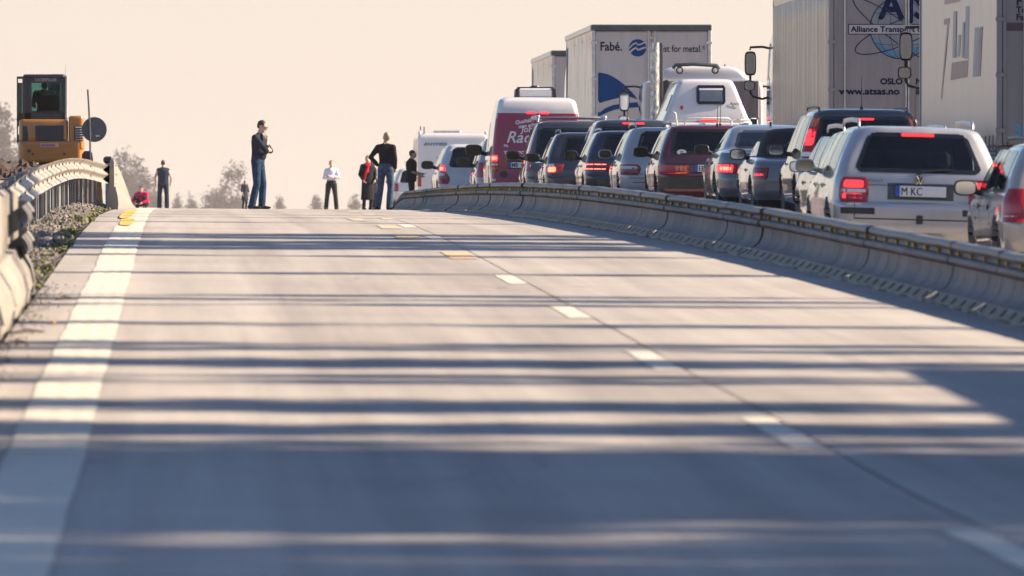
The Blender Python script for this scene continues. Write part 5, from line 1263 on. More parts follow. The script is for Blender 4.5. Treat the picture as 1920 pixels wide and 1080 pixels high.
x0, z0 = rear_xy(1277, 204, D, Xm, zg); y0 = HB.surf('rear', x0, z0)[1]-.012
b = MB(); b.add([(x0, y0, z0), (x0+.05, y0, z0), (x0+.05, y0+.02, z0+.06), (x0, y0+.02, z0+.06), (x0+.025, y0-.004, z0-.02)], [(0, 4, 1, 2, 3)]); b.build('shield_sticker', M['red_lens'], mh)
HB.patch('rear', [(1.725, -.83, .83), (1.735, -.83, .83)], off=.004, n=2, m=14).build('shut_line', M['seam'], mh)

# --- big white motorhome far ahead
D = 318; hw = 1.16; Xh = pix(783, D)+hw; zg = float(G(Xh, D+1)); hm_ = thing('motorhome', 'big white motorhome far ahead with HYMER written on its flat back', 'motorhome', (Xh, D, zg))
lv = [(.35, .1, 6.6, 1.05, .06, .4), (.5, 0, 6.8, hw-.02, .07, .4), (1.0, 0, 6.8, hw, .07, .4), (2.0, .05, 6.6, hw, .07, .4), (2.40, .08, 6.4, hw-.01, .07, .4), (2.52, .14, 6.2, hw-.05, .10, .4), (2.58, .30, 5.8, hw-.18, .2, .4), (2.60, .7, 5.4, .7, .2, .3)]
HB2 = Body(lv, bow=.02, wheels=(1.6, 5.4), side_bow=.0); HB2.shell([], .4).build('body', [M['white_gloss'], M['under']], hm_, smooth=38)
for s in (-1, 1):
    for yw in (1.6, 5.4): inst('rim', WHEEL[(.335, .215)][1], inst('wheel', WHEEL[(.335, .215)][0], hm_, (s*1.03, yw, .335), (0, 0, 0 if s < 0 else math.pi)))
    HB2.patch('cl' if s < 0 else 'cr', [(.8, -.10, .05), (1.25, -.10, .05)], off=.01, thick=.02).build('tail_light', M['red_lens'], hm_)
    b = MB(); b.box((s*(hw-.06), .02, 2.58), (.10, .06, .14), .02); b.build('marker_lamp', M['white_paint'], hm_)
x0, z0 = rear_xy(801, 273, D, Xh, zg); text('lettering', 'HYMER', .135, M['mid_blue'], hm_, (x0, .03, z0), fat=.006, shear=.2, sx=1.5)
decal('logo_mark', [(x0-.12, z0), (x0-.03, z0), (x0+.01, z0+.1), (x0-.05, z0+.1)], M['mid_blue'], hm_, .035)
ribbon('crease_line', [rear_xy(818, 295, D, Xh, zg), rear_xy(845, 311, D, Xh, zg)], .03, M['pale_blue'], hm_, .02)
b = MB(); b.box((-.15, 1.0, 2.63), (.9, .5, .08), .03); b.build('roof_hatch', M['steel'], hm_)
b = MB(); b.tube([(-hw+.1, .2, 2.55), (-hw+.1, .2, 2.80)], .02, 6); b.tube([(-hw+.22, .2, 2.55), (-hw+.22, .2, 2.78)], .02, 6); b.build('ladder_hook', M['dark_steel'], hm_)
# --- one more lorry outside the frame, whose shade reaches the near road
off = make_trailer('box_lorry', 'lorry trailer standing in the right lane just outside the right edge', 9.85, 38, dict(side='tarp_white', door='door_white', nside=80, L=17))
# ------------------------------------------------------------ excavator on its mound, round sign
D = 231; s_ = FPX/D; Xe = pix(95, D); ze = ZC+(388-315)/s_
mound_x = np.linspace(-7.5, -1.9, 60); mound_y = np.linspace(206, 250, 70)
def mz(X, Y):
    base = GL(X, Y); top = ze-.02
    k = np.exp(-(((X-Xe)/1.9)**4))*np.exp(-(((Y-D-.8)/9)**4))
    left = .32*np.exp(-((X+4.6)/.9)**2)*np.exp(-((Y-224)/6)**2)
    n = .09*np.sin(X*5.1+Y*1.3)*np.sin(Y*2.1-X*3)+.06*np.sin(X*13+Y*4)*np.sin(Y*6.3)
    return base+(top-base)*k+left*.6+n*(.3+.7*np.clip(k*1.2+left, 0, 1))*np.clip((np.abs(X-Xe)/1.2)+.25, 0, 1)
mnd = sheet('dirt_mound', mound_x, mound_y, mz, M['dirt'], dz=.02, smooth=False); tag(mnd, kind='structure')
b = MB()
for k in range(420):
    x = Xe-.4+rng.normal()*1.2; y = 212+rng.random()*20
    if x > -2.15: continue
    z = float(mz(np.array(x), np.array(y))); r = .04+rng.random()**2*.16
    j = 1+.6*(rng.random(6)-.5); q = [(r, 0, 0), (-r, 0, 0), (0, r, 0), (0, -r, 0), (0, 0, r*.8), (0, 0, -r*.6)]
    b.add([(x+a*j[i], y+c*j[i], z+d*j[i]) for i, (a, c, d) in enumerate(q)], [(0, 2, 4), (2, 1, 4), (1, 3, 4), (3, 0, 4), (2, 0, 5), (1, 2, 5), (3, 1, 5), (0, 3, 5)])
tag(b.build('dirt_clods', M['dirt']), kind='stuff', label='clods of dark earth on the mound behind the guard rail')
M['cat'] = mat('machine_orange', (.40, .155, .022), .35, var=.08, coat=.4, dirt=.25)
M['cab_dark'] = mat('cab_frame_dark', (.016, .02, .024), .4, var=.2)
ex = thing('excavator', 'small orange excavator with a dark glazed cab standing on a mound behind the rail', 'excavator', (Xe, D, ze))
def ex_x(px): return (px-95)/s_
def ex_z(py): return (315-py)/s_
def slab(name, x0, x1, z0, z1, y0, y1, r, m, parent=ex, taper=.0):
    w = (x1-x0)/2; B = Body([(z0, y0+.03, y1-.03, w-.03, r, r), (z0+.04, y0, y1, w, r, r), (z1-.06, y0+taper, y1, w, r, r), (z1-.015, y0+taper+.02, y1-.02, w-.02, r, r), (z1, y0+taper+.06, y1-.06, w-.06, r*.8, r*.8)], bow=.02, side_bow=0)
    b = B.shell([], -9); b.v = [(v[0]+(x0+x1)/2, v[1], v[2]) for v in b.v]; return b.build(name, m, parent, smooth=40)
slab('counterweight', ex_x(34), ex_x(158), ex_z(304), ex_z(264), 0, 1.0, .16, [M['cat'], M['cat']])
slab('engine_cover', ex_x(36), ex_x(128), ex_z(265), ex_z(224), .03, .9, .10, [M['cat'], M['cat']], taper=.03)
pod = slab('engine_pod', ex_x(129), ex_x(158), ex_z(282), ex_z(217), .02, 1.2, .09, [M['cat'], M['cat']])
b = MB(); b.box((ex_x(148), .015, ex_z(250)), (.22, .03, .37), .02); gk = b.build('vent_recess', M['cab_dark'], pod)
for q in range(6):
    b = MB(); b.box((ex_x(149), -.012, ex_z(239+q*4.6)), (.19, .03, .018), .004, rot=(R(25), 0, 0)); b.build('vent_slat', M['steel'], pod)
b = MB(); b.box((ex_x(93.5), .022, ex_z(250)), (.68, .03, .38), .05); b.build('rear_vent', M['cab_dark'], ex)
b = MB(); b.box((ex_x(48), .03, ex_z(250)), (.14, .03, .36), .04); b.build('side_vent', M['cab_dark'], ex)
b = MB(); b.box((ex_x(93), -.012, ex_z(272.5)), (.44, .012, .10), .004); st = b.build('sticker', mat('sticker_yellow', (.55, .40, .14), .5), ex)
b = MB(); b.box((ex_x(90), -.02, ex_z(272.5)), (.34, .012, .065), .003); b.build('sticker_print', mat('sticker_purple', (.30, .13, .24), .5), st)
for (px, py, r, m) in ((55, 283, .045, M['cab_dark']), (62, 289, .03, M['red_lens']), (121, 289, .035, M['red_lens'])):
    b = MB(); b.lathe([(r, -.01), (r, .02)], (ex_x(px), .0, ex_z(py)), 'y', 12); b.build('reflector' if m is M['red_lens'] else 'tow_eye', m, ex)
# cab
cx0, cx1, cz0, cz1 = ex_x(44), ex_x(123), ex_z(232), ex_z(139); cy0, cy1 = .42, 1.55
slab('cab_roof', cx0-.02, cx1+.02, cz1-.10, cz1, cy0-.04, cy1+.05, .10, [M['cab_dark'], M['cab_dark']])
b = MB(); b.box(((cx0+cx1)/2, cy0+.02, cz1-.145), (cx1-cx0, .05, .13), .02); hd = b.build('cab_header', M['cab_dark'], ex)
text('lettering', 'CATERPILLAR', .105, mat('letter_grey', (.34, .36, .38), .5), hd, (ex_x(65.5), cy0-.012, cz1-.17), sx=.82, bold=.001)
b = MB(); b.box(((cx0+cx1)/2, (cy0+cy1)/2, (cz0+ex_z(208))/2), (cx1-cx0, cy1-cy0, ex_z(208)-cz0), .04); b.build('cab_base', M['cab_dark'], ex)
for (x, y) in ((cx0+.10, cy0+.05), (cx1-.05, cy0+.05), (cx0+.05, cy1-.05), (cx1-.05, cy1-.05), (cx0+.05, (cy0+cy1)/2)):
    b = MB(); b.box((x, y, (cz0+cz1)/2), (.20 if x == cx0+.10 else .10, .10, cz1-cz0-.05), .02); b.build('cab_post', M['cab_dark'], ex)
for nm, x0, x1, y in (('rear_window', cx0+.17, cx1-.09, cy0+.05), ('windscreen', cx0+.09, cx1-.09, cy1-.05)):
    b = MB(); b.box(((x0+x1)/2, y, (ex_z(208)+cz1-.20)/2), (x1-x0, .008, cz1-.2-ex_z(208)+.02)); b.build(nm, M['glass'], ex)
for x in (cx0+.02, cx1-.02):
    b = MB(); b.box((x, (cy0+cy1)/2, (ex_z(208)+cz1-.14)/2), (.008, cy1-cy0-.15, cz1-.14-ex_z(208))); b.build('side_window', M['glass'], ex)
# door standing open along the left side
b = MB()
dx0, dx1 = ex_x(31.5), ex_x(43); dz0, dz1 = ex_z(268), ex_z(143)
for (x, z, sx, sz) in ((dx0+.012, (dz0+dz1)/2, .03, dz1-dz0), (dx1, (dz0+dz1)/2, .035, dz1-dz0), ((dx0+dx1)/2, dz1-.03, dx1-dx0, .06), ((dx0+dx1)/2, (dz0*.65+dz1*.35), dx1-dx0, .30), ((dx0+dx1)/2, dz0+.10, dx1-dx0, .22)): b.box((x, cy0+.25, z), (sx, .05, sz), .008)
dr = b.build('cab_door', M['cab_dark'], ex)
b = MB(); b.box(((dx0+dx1)/2, cy0+.25, (dz0+dz1)/2+.2), (dx1-dx0-.04, .008, dz1-dz0-.7)); b.build('door_glass', M['glass_dark'], dr)
b = MB(); b.tube([(cx1+.03, cy0, cz0+.1), (cx1+.03, cy0, cz1-.05)], .018, 8); b.tube([(cx1+.0, cy0, cz1), (cx1+.0, cy0, cz1+.22)], .006, 5); b.build('grab_rail', M['steel'], ex)
# boom in front, seen through the cab
b = MB(); b.tube([(.12, 1.7, .9), (.10, 2.3, 1.9), (.08, 2.9, 2.15), (.05, 3.9, 1.7)], [.16, .19, .17, .10], 6); bo = b.build('boom', M['cab_dark'], ex)
b = MB(); b.tube([(.05, 3.9, 1.7), (.05, 3.6, .9), (.05, 3.2, .2)], [.10, .11, .08], 6); b.tube([(.22, 1.7, 1.0), (.24, 2.4, 1.95)], .05, 8); b.tube([(.0, 1.7, 1.2), (-.02, 2.4, 2.0)], .02, 6); b.build('dipper_arm', M['cab_dark'], bo)
b = MB(); b.prism([(2.7, .35), (3.35, .3), (3.3, -.05), (2.9, -.15)], 'x', -.3, .4); b.build('bucket', M['dark_steel'], bo)
for x in (-.60, .60):
    b = MB(); pts = [(math.cos(a)*.20+(2.0 if math.cos(a) > 0 else 0), math.sin(a)*.20+.20) for a in np.linspace(-math.pi/2, 1.5*math.pi, 25)[:-1]]
    pts = [(-.0+math.cos(a)*.21, .21+math.sin(a)*.21) for a in np.linspace(math.pi/2, 1.5*math.pi, 9)]+[(1.7+math.cos(a)*.21, .21+math.sin(a)*.21) for a in np.linspace(-math.pi/2, math.pi/2, 9)]
    b.prism(pts, 'x', x-.15, x+.15); b.build('track', M['rubber'], ex, (0, .42, -.02))
b = MB(); b.box((0, .85, .28), (.9, 1.2, .30), .04); b.lathe([(.35, 0), (.35, .12)], (0, .85, .38), 'z', 20); b.build('undercarriage', M['dark_steel'], ex)
b = MB(); b.box((0, .75, cz0+.10), (.5, .45, .12), .04); b.box((0, .55, cz0+.45), (.46, .10, .55), .04); b.build('seat', M['seat'], ex)

D2 = 226; s2 = FPX/D2; Xs = pix(166.5, D2); zs = float(mz(np.array(Xs), np.array(D2)))
sg = thing('round_sign', 'round road sign seen from its dark back on a thin pole beside the excavator', 'sign', (Xs, D2, zs))
b = MB(); zt = ZC+(388-168)/s2-zs; b.tube([(.04, 0, 0), (.035, 0, zt*.45), (.005, 0, zt*.8), (-.02, 0, zt)], .022, 10); b.build('pole', M['dark_steel'], sg, smooth=50)
zc = ZC+(388-243)/s2-zs; xc = pix(177, D2)-Xs
M['sign_back'] = mat('sign_back_slate', (.07, .085, .10), .6, var=.12, scale=2)
b = MB(); b.lathe([(.0, .012), (.285, .012), (.295, .004), (.295, .05), (.28, .055), (0, .055)], (xc, .03, zc), 'y', 36); ds = b.build('disc', M['sign_back'], sg, smooth=30)
b = MB(); b.box((xc+.08, .036, zc-.15), (.09, .006, .035), .0); b.build('maker_label', M['steel'], ds)
for dz in (-.12, .14):
    b = MB(); b.box((.02, .02, zc+dz), (.14, .05, .04), .008); b.build('clamp', M['dark_steel'], sg)
b = MB(); zf = ZC+(388-283)/s2-zs; b.prism([(-.18, -.1), (.16, -.1), (.08, zf-.04), (.03, zf), (-.10, zf), (-.16, zf-.08)], 'y', .15, .45); b.build('foot_block', M['black_plastic'], sg)

# ------------------------------------------------------------ trees
M['bark'] = mat('bark', (.09, .065, .045), .95, var=.4, scale=8, stretch=(1, 1, .2), bump=.4)
M['leaves'] = mat('leaves', (.055, .075, .025), .7, var=.5, scale=1.2, col2=(.10, .10, .035))
M['leaves_dark'] = mat('leaves_dark', (.030, .046, .034), .8, var=.5, scale=1.2, col2=(.052, .062, .048), spec=.15)
def crown_mesh(name, blobs, n_clump, per, leaf, m, seed):
    """leaf clumps spread through several uneven blobs: (cx, cy, cz, rx, ry, rz)"""
    rg = np.random.default_rng(seed); V = []; Fc = []
    vol = np.array([b_[3]*b_[4]*b_[5] for b_ in blobs]); vol = vol/vol.sum()
    for (cx, cy, cz, rx, ry, rz), fr in zip(blobs, vol):
        for k in range(max(3, int(n_clump*fr))):
            d = rg.normal(size=3); d /= np.linalg.norm(d); r = rg.random()**.45; c = np.array([cx+d[0]*rx*r, cy+d[1]*ry*r, cz+d[2]*rz*r])
            cs = leaf*(1.6+rg.random()*2.2)
            for q in range(per):
                p = c+rg.normal(size=3)*cs*.55; a = rg.normal(size=3); a /= np.linalg.norm(a); e = np.cross(a, rg.normal(size=3)); e /= np.linalg.norm(e)
                s1 = leaf*(.5+rg.random()*.7); s2_ = s1*.5; n = len(V)
                V += [p-a*s1, p+e*s2_, p+a*s1, p-e*s2_]; Fc.append((n, n+1, n+2, n+3))
    me = bpy.data.meshes.new(name); me.from_pydata([tuple(v) for v in V], [], Fc); me.materials.append(m); return me
def trunk_mesh(name, H, r, limbs, seed, lean=0.0):
    rg = np.random.default_rng(seed); b = MB(); n = 7
    pts = [(lean*(i/n)**2*H*.1+.02*H*.1*rg.normal(), .02*H*.1*rg.normal(), H*i/n) for i in range(n+1)]
    b.tube(pts, [r*(1-.8*i/n)*(1.25 if i == 0 else 1) for i in range(n+1)], 8)
    for (z0, L, el) in limbs:
        a = rg.random()*6.283; i = min(n-1, int(z0/H*n)); p = np.array(pts[i])*(1-(z0/H*n-i))+np.array(pts[i+1])*(z0/H*n-i)
        d = np.array([math.cos(a)*math.cos(el), math.sin(a)*math.cos(el), math.sin(el)])
        q = [p, p+d*L*.4, p+d*L*.75+[0, 0, L*.08], p+d*L+[0, 0, L*.2]]; rr = r*(1-.8*z0/H)*.5
        b.tube(q, [rr, rr*.7, rr*.45, rr*.15], 5)
    return b.mesh(name, M['bark'], 60)
def tree(name, label, loc, tm, cm, sc_=(1, 1, 1), rz=0, group=None):
    t = thing(name, label, 'tree', loc, rz, group); t.scale = sc_
    inst('trunk', tm, t); inst('crown', cm, t); return t
# trees seen far off through the haze
def far_tree(px, py_top, D, wpx, label, blobs, name='tree', clumps=90, leaf=.16, seed=1, zbase=None):
    s = FPX/D; X = pix(px, D); zg = float(GL(X, D)) if X < -1 else float(G(X, D))-.05
    H = (388-py_top)/s+ZC-zg; W = wpx/s
    bl = [(x*W, y*W, z*H, rx*W, ry*W, rz*H) for (x, y, z, rx, ry, rz) in blobs]
    cm = crown_mesh('crown', bl, clumps, 12, leaf, M['leaves_dark'], seed)
    tm = trunk_mesh('trunk', H*.93, max(.05, H*.018), [(H*(.3+.6*k/7), W*.30, .6) for k in range(7)], seed)
    return tree(name, label, (X, D, zg), tm, cm, group='trees in the haze beyond the crest')
B1 = [(-.1, 0, .92, .20, .2, .09), (.22, 0, .80, .22, .2, .08), (-.25, 0, .70, .25, .2, .10), (.12, 0, .60, .30, .25, .09), (-.1, 0, .45, .42, .3, .12), (.25, 0, .35, .25, .25, .12)]
B2 = [(0, 0, .85, .15, .15, .14), (.12, 0, .62, .26, .22, .14), (-.2, 0, .55, .24, .22, .13), (.05, 0, .32, .42, .3, .18), (-.1, 0, .15, .45, .3, .14)]
B3 = [(0, 0, .6, .18, .18, .38), (.1, 0, .3, .26, .2, .25), (-.14, 0, .28, .22, .2, .22)]
B4 = [(.10, 0, .93, .16, .16, .06), (.22, 0, .80, .24, .2, .07), (-.08, 0, .74, .20, .2, .08), (.25, 0, .58, .16, .16, .06), (-.24, 0, .52, .20, .2, .08), (.05, 0, .60, .10, .1, .06), (-.30, 0, .30, .26, .2, .14), (.2, 0, .24, .30, .2, .12), (-.05, 0, .12, .5, .3, .10)]
far_tree(-22, 176, 3878, 100, 'big hazy tree cut off by the left edge of the picture', B1, clumps=260, leaf=1.20, seed=3)
far_tree(8, 236, 3753, 90, 'broad hazy tree behind the excavator at the left edge', B2, clumps=260, leaf=1.20, seed=4)
far_tree(236, 284, 4062, 62, 'hazy tree rising behind the end of the guard rail', B1, clumps=170, leaf=0.90, seed=5)
far_tree(266, 318, 4003, 62, 'hazy bushy tree between the guard rail end and the man in the vest', B2, clumps=200, leaf=0.85, seed=6)
far_tree(291, 352, 4003, 36, 'low hazy bush just left of the man in the vest', B2, 'bush', 90, 0.59, 7)
far_tree(434, 308, 4003, 54, 'open ragged tree left of the tall man and the child', B4, clumps=150, leaf=0.78, seed=8)
far_tree(401, 352, 3878, 50, 'hazy round bush at the foot of the ragged tree', B2, 'bush', 130, 0.59, 9)
far_tree(332, 362, 4124, 22, 'small pale bush just right of the man in the vest', B3, 'bush', 40, 0.54, 10)
far_tree(359, 364, 4124, 26, 'faint twin topped bush halfway between the man in the vest and the ragged tree', B3, 'bush', 40, 0.54, 11)
far_tree(524, 366, 4124, 24, 'lone small tree in the haze right of the tall man', B3, 'tree', 45, 0.54, 12)
far_tree(593, 362, 4124, 22, 'small egg shaped bush left of the man in the white shirt', B3, 'bush', 60, 0.54, 13)
far_tree(664, 362, 4124, 30, 'faint bush left of the woman in the long coat', B3, 'bush', 45, 0.54, 14)
far_tree(762, 300, 4003, 34, 'thin bare looking tree behind the man in black', B4, 'tree', 50, 0.50, 15)
# roadside trees beyond the right lane, outside the frame: their shade stripes the road
SHT = []
for k, (rad, cl, leaf) in enumerate(((.42, 150, .16), (.9, 420, .20), (1.6, 700, .26), (2.4, 800, .34))):
    bl = [(rg_[0]*rad*.35, rg_[1]*rad*.35, 13.6+z, rad*(.7+.3*math.sin(z*2)), rad*(.7+.3*math.sin(z*2)), 1.3) for z, rg_ in ((z, rng.normal(size=2)) for z in np.arange(0, 8.5, 1.2))]
    SHT.append((trunk_mesh('trunk', 21.5, .09+.05*k, [(12.5+q*1.1, rad*1.0, .4) for q in range(8)], 40+k), crown_mesh('crown', bl, cl, 9, leaf, M['leaves'], 50+k)))
SHADE = [(29.3, 1), (30.6, 1), (32.0, 1), (32.9, 0), (33.5, 0), (33.9, 0), (42.4, 0), (35.5, 2), (37.6, 2), (39.4, 2), (40.9, 1), (44.3, 1), (47.6, 1), (51.5, 0), (52.6, 0), (55.3, 1), (57.9, 0), (58.9, 0), (63.9, 0), (69.8, 0), (71.6, 0), (73.0, 0), (82.2, 0), (91.2, 0), (95.6, 1), (97.4, 1), (99.2, 1), (100.6, 0), (103.4, 1), (105.2, 1), (106.7, 0), (119.6, 0), (129, 0), (136, 0)]
for (d, k) in SHADE:
    X = 26+rng.normal()*.8; Y = d+math.cos(SUN_AZ)/math.sin(SUN_AZ)*(X-1.5)
    f = 1+.06*rng.normal()
    if d > 115: f *= .9
    tree('roadside_tree', 'tall slender roadside tree standing beyond the right lane outside the frame', (X, Y, float(G(13, Y))-.3), *SHT[k], sc_=(f if k else .9, f if k else .8, 1), rz=rng.random()*6.28, group='roadside trees beyond the right lane')
# unseen wood added behind the camera and to the right: darkens mirrors, paint, rear faces
bl = []
for k in range(130):
    x = -110+rng.random()*240; y = -16-rng.random()*60; h = 9+rng.random()*8
    bl += [(x, y, h*.62, 3.2, 3.2, h*.38), (x+rng.normal()*2, y, h*.3, 3.5, 3.2, h*.3)]
for k in range(60):
    y = -25+rng.random()*190; x = 34+rng.random()*30; h = 5+rng.random()*5
    bl += [(x, y, h*.5, 3.0, 3.2, h*.5)]
wood = bpy.data.objects.new('woods', crown_mesh('woods', bl, 6500, 8, 1.5, mat('wood_leaves', (.012, .018, .013), .9, var=.5, scale=.5, spec=.1), 77)); COL.objects.link(wood); tag(wood, kind='stuff', label='unseen dark wood added behind and to the right of the viewer for reflections')
wood.location = (0, 0, -.2)
# ------------------------------------------------------------ haze
bpy_haze = bpy.data.materials.new('haze_air'); bpy_haze.use_nodes = True; hn = bpy_haze.node_tree.nodes; hl = bpy_haze.node_tree.links
hn.remove(hn['Principled BSDF']); pv = hn.new('ShaderNodeVolumePrincipled'); pv.inputs['Color'].default_value = (.62, .58, .60, 1); pv.inputs['Density'].default_value = .00009; pv.inputs['Anisotropy'].default_value = .25
hl.new(pv.outputs[0], hn['Material Output'].inputs['Volume'])
# ------------------------------------------------------------ people
CLOTH = {}
def cloth(name, col, var=.25, rough=.85):
    if name not in CLOTH: CLOTH[name] = mat('cloth_'+name, col, rough, var=var, scale=14, bump=.35, bscale=18, spec=.12)
    return CLOTH[name]
def solid(b, name, voxel, mats, parent, smooth_it=4, keep=None):
    """fuse overlapping shapes into one continuous surface"""
    me = b.mesh('tmp', mats); o = bpy.data.objects.new('tmp', me); COL.objects.link(o)
    r = o.modifiers.new('r', 'REMESH'); r.mode = 'VOXEL'; r.voxel_size = voxel; r.use_smooth_shade = True
    if smooth_it: s_ = o.modifiers.new('s', 'SMOOTH'); s_.factor = .5; s_.iterations = smooth_it
    dg = bpy.context.evaluated_depsgraph_get(); m2 = bpy.data.meshes.new_from_object(o.evaluated_get(dg))
    bpy.data.objects.remove(o); bpy.data.meshes.remove(me); m2.name = name
    if not m2.materials:
        for q in (mats if isinstance(mats, list) else [mats]): m2.materials.append(q)
    ob = bpy.data.objects.new(name, m2); COL.objects.link(ob); ob.parent = parent; return ob
def ell(b, c, r, n=10, rot=None):
    c = Vector(c); vs = []; fs = []; Mx = Euler(rot).to_matrix() if rot else None
    for i in range(n+1):
        for j in range(n*2):
            th, ph = math.pi*i/n, math.pi*j/n
            v = Vector((r[0]*math.sin(th)*math.cos(ph), r[1]*math.sin(th)*math.sin(ph), r[2]*math.cos(th)))
            vs.append((Mx @ v if Mx else v)+c)
    m = n*2
    for i in range(n):
        for j in range(m): fs.append((i*m+j, i*m+(j+1) % m, (i+1)*m+(j+1) % m, (i+1)*m+j))
    b.add(vs, fs)
def limb(b, pts, rs, n=10): b.tube(pts, rs, n); [ell(b, p, (r, r, r), 6) for p, r in zip(pts, rs)]
def hand(b, wrist, d, palm_n, side, curl=.5, L=.18):
    """palm and five bent fingers; d = direction of the forearm, palm_n = palm normal"""
    d = Vector(d).normalized(); nrm = Vector(palm_n); nrm = (nrm-d*nrm.dot(d)).normalized(); u = d.cross(nrm)*side
    w = Vector(wrist); ell(b, w+d*.05, (.04, .04, .04), 6)
    for k in range(3): b.tube([w+u*(k-1)*.024, w+d*.09+u*(k-1)*.027], [.017, .015], 6)
    for k, ln in enumerate((.072, .082, .077, .060)):
        p = w+d*.088+u*(.036-.024*k); a = curl; q1 = p+(d*math.cos(a)+nrm*math.sin(a))*ln*.5; a2 = a*2.0; q2 = q1+(d*math.cos(a2)+nrm*math.sin(a2))*ln*.5
        b.tube([p-d*.01, q1, q2], [.0105, .0095, .008], 6)
    p = w+d*.03+u*.034; q1 = p+(d*.6+u*.6+nrm*.3).normalized()*.035; q2 = q1+(d*.85+u*.2+nrm*.4).normalized()*.032
    b.tube([p, q1, q2], [.014, .012, .010], 6)
def person(label, px, D, py_top, fwd, P, py_feet=None, X=None, zg=None, group=None):
    """fwd: heading in the ground plane (x right, y away). P: pose and clothes"""
    s = FPX/D; X = pix(px, D) if X is None else X; zg = float(G(X, D)) if zg is None else zg
    H = (388-py_top)/s+ZC-zg if P.get('H') is None else P['H']
    t = thing('person', label, 'person', (X, D, zg), math.atan2(-fwd[0], fwd[1]), group); k = H/P.get('pose_h', 1.80); t.scale = (k, k, k)
    V = Vector; g = lambda key, d=None: P.get(key, d)
    hip = V(g('hip', (0, 0, .94))); ch = V(g('chest', (0, .0, 1.34))); nk = V(g('neck', (0, -.01, 1.50))); hd = V(g('head', (0, .02, 1.655)))
    sh = [V(g('shL', (-.175, -.01, 1.425))), V(g('shR', (.175, -.01, 1.425)))]
    el = [V(g('elL', (-.25, -.03, 1.16))), V(g('elR', (.25, -.03, 1.16)))]; wr = [V(g('wrL', (-.26, .05, .92))), V(g('wrR', (.26, .05, .92)))]
    kn = [V(g('knL', (-.11, .02, .50))), V(g('knR', (.11, .02, .50)))]; an = [V(g('anL', (-.12, -.03, .09))), V(g('anR', (.12, -.03, .09)))]
    hj = [hip+V((-.095, 0, -.02)), hip+V((.095, 0, -.02))]
    if 'hjL' in P: hj = [V(P['hjL']), V(P['hjR'])]
    fat = g('fat', 1.0); yaw = g('yaw', 0.0); nod = g('nod', 0.0); tilt = g('tilt', 0)
    b = MB()
    # torso, limbs
    b.tube([hip+V((0, 0, -.06)), hip+V((0, 0, .10)), hip.lerp(ch, .55), ch, ch.lerp(nk, .6)], [.150*fat, .148*fat, .145*fat, .165*fat, .12], 14, flat=.66)
    ell(b, hip, (.155*fat, .115*fat, .11), 8); ell(b, ch+V((0, 0, .02)), (.17*fat, .115*fat, .16), 8)
    limb(b, [ch.lerp(nk, .75)+V((0, 0, -.02)), nk, nk.lerp(hd, .55)], [.07, .058, .056])
    for i in (0, 1):
        limb(b, [sh[i], sh[i].lerp(el[i], .5), el[i], el[i].lerp(wr[i], .45), wr[i]], [.062, .050, .042, .040, .029])
        b.tube([ch.lerp(nk, .7), sh[i]], [.075, .062], 10)
        limb(b, [hj[i], hj[i].lerp(kn[i], .5), kn[i], kn[i].lerp(an[i], .35), an[i]], [.088, .076, .058, .056, .040])
        d = wr[i]-el[i]; hand(b, wr[i], g('handL' if i == 0 else 'handR', tuple(d)), g('palmL' if i == 0 else 'palmR', (-1 if i else 1, .2, 0)), -1 if i == 0 else 1, g('curl', .5))
        f = an[i]; b.tube([f+V((0, -.05, -.05)), f+V((0, .06, -.055)), f+V((0, .16, -.065))], [.04, .042, .030], 8)
    # head: skull, jaw, nose, ears
    Rm = Euler((-nod, tilt, -yaw)).to_matrix(); hb_ = MB()
    def hp(x, y, z): return hd+Rm @ V((x, y, z))
    er = (-nod, tilt, -yaw)
    ell(b, hp(0, -.012, .03), (.076, .094, .098), 10, er); ell(b, hp(0, .022, -.045), (.060, .070, .075), 10, er)
    b.tube([hp(0, .088, .025), hp(0, .110, -.018), hp(0, .088, -.026)], [.010, .016, .012], 6)
    b.tube([hp(-.026, .083, -.064), hp(0, .094, -.066), hp(.026, .083, -.064)], [.006, .009, .006], 6)
    for sx in (-1, 1): ell(b, hp(sx*.078, -.005, -.005), (.010, .024, .034), 6, er)
    solid(b, 'body', .0105, M['skin'], t, 3)
    fb_ = MB()
    for sx in (-1, 1): ell(fb_, hp(sx*.031, .082, .018), (.012, .008, .007), 6, er)
    fb_.build('eyes', M['ink'], t, smooth=60)
    fb_ = MB(); fb_.tube([hp(-.024, .098, -.066), hp(0, .104, -.067), hp(.024, .098, -.066)], [.004, .005, .004], 5); fb_.build('mouth', cloth('lip', (.30, .12, .10)), t)
    # hair
    hm = g('hair', M['hair_dark']); hl_ = g('hair_len', .0)
    b = MB(); ell(b, hp(0, -.022, .040), (.081, .098, .094), 10, er)
    if hl_ > 0: ell(b, hp(0, -.055, -.02), (.080, .065, .085+hl_), 8, er)
    else: ell(b, hp(0, -.052, .0), (.074, .060, .07), 8, er)
    hob = solid(b, 'hair', .012, hm, t, 2)
    # cut the hair away from the face and neck
    me = hob.data; bm = bmesh.new(); bm.from_mesh(me); Ri = Rm.inverted(); dele = []
    for v in bm.verts:
        q = Ri @ (v.co-hd)
        if q.y > .066 or (q.y > .045 and q.z < .075) or (hl_ == 0 and (q.z < -.05 or (q.y > -.02 and q.z < .03))) or (hl_ > 0 and q.y > .02 and q.z < .045): dele.append(v)
    bmesh.ops.delete(bm, geom=dele, context='VERTS'); bm.to_mesh(me); bm.free()
    if g('glasses', False):
        b = MB()
        for sx in (-1, 1): b.box(hp(sx*.034, .094, .016), (.055, .012, .036), .005, rot=er); b.tube([hp(sx*.062, .088, .020), hp(sx*.080, .0, .018)], .004, 5)
        b.box(hp(0, .097, .022), (.02, .008, .008), rot=er); b.build('sunglasses', M['ink'], t)
    # trousers
    tm = g('trousers', None)
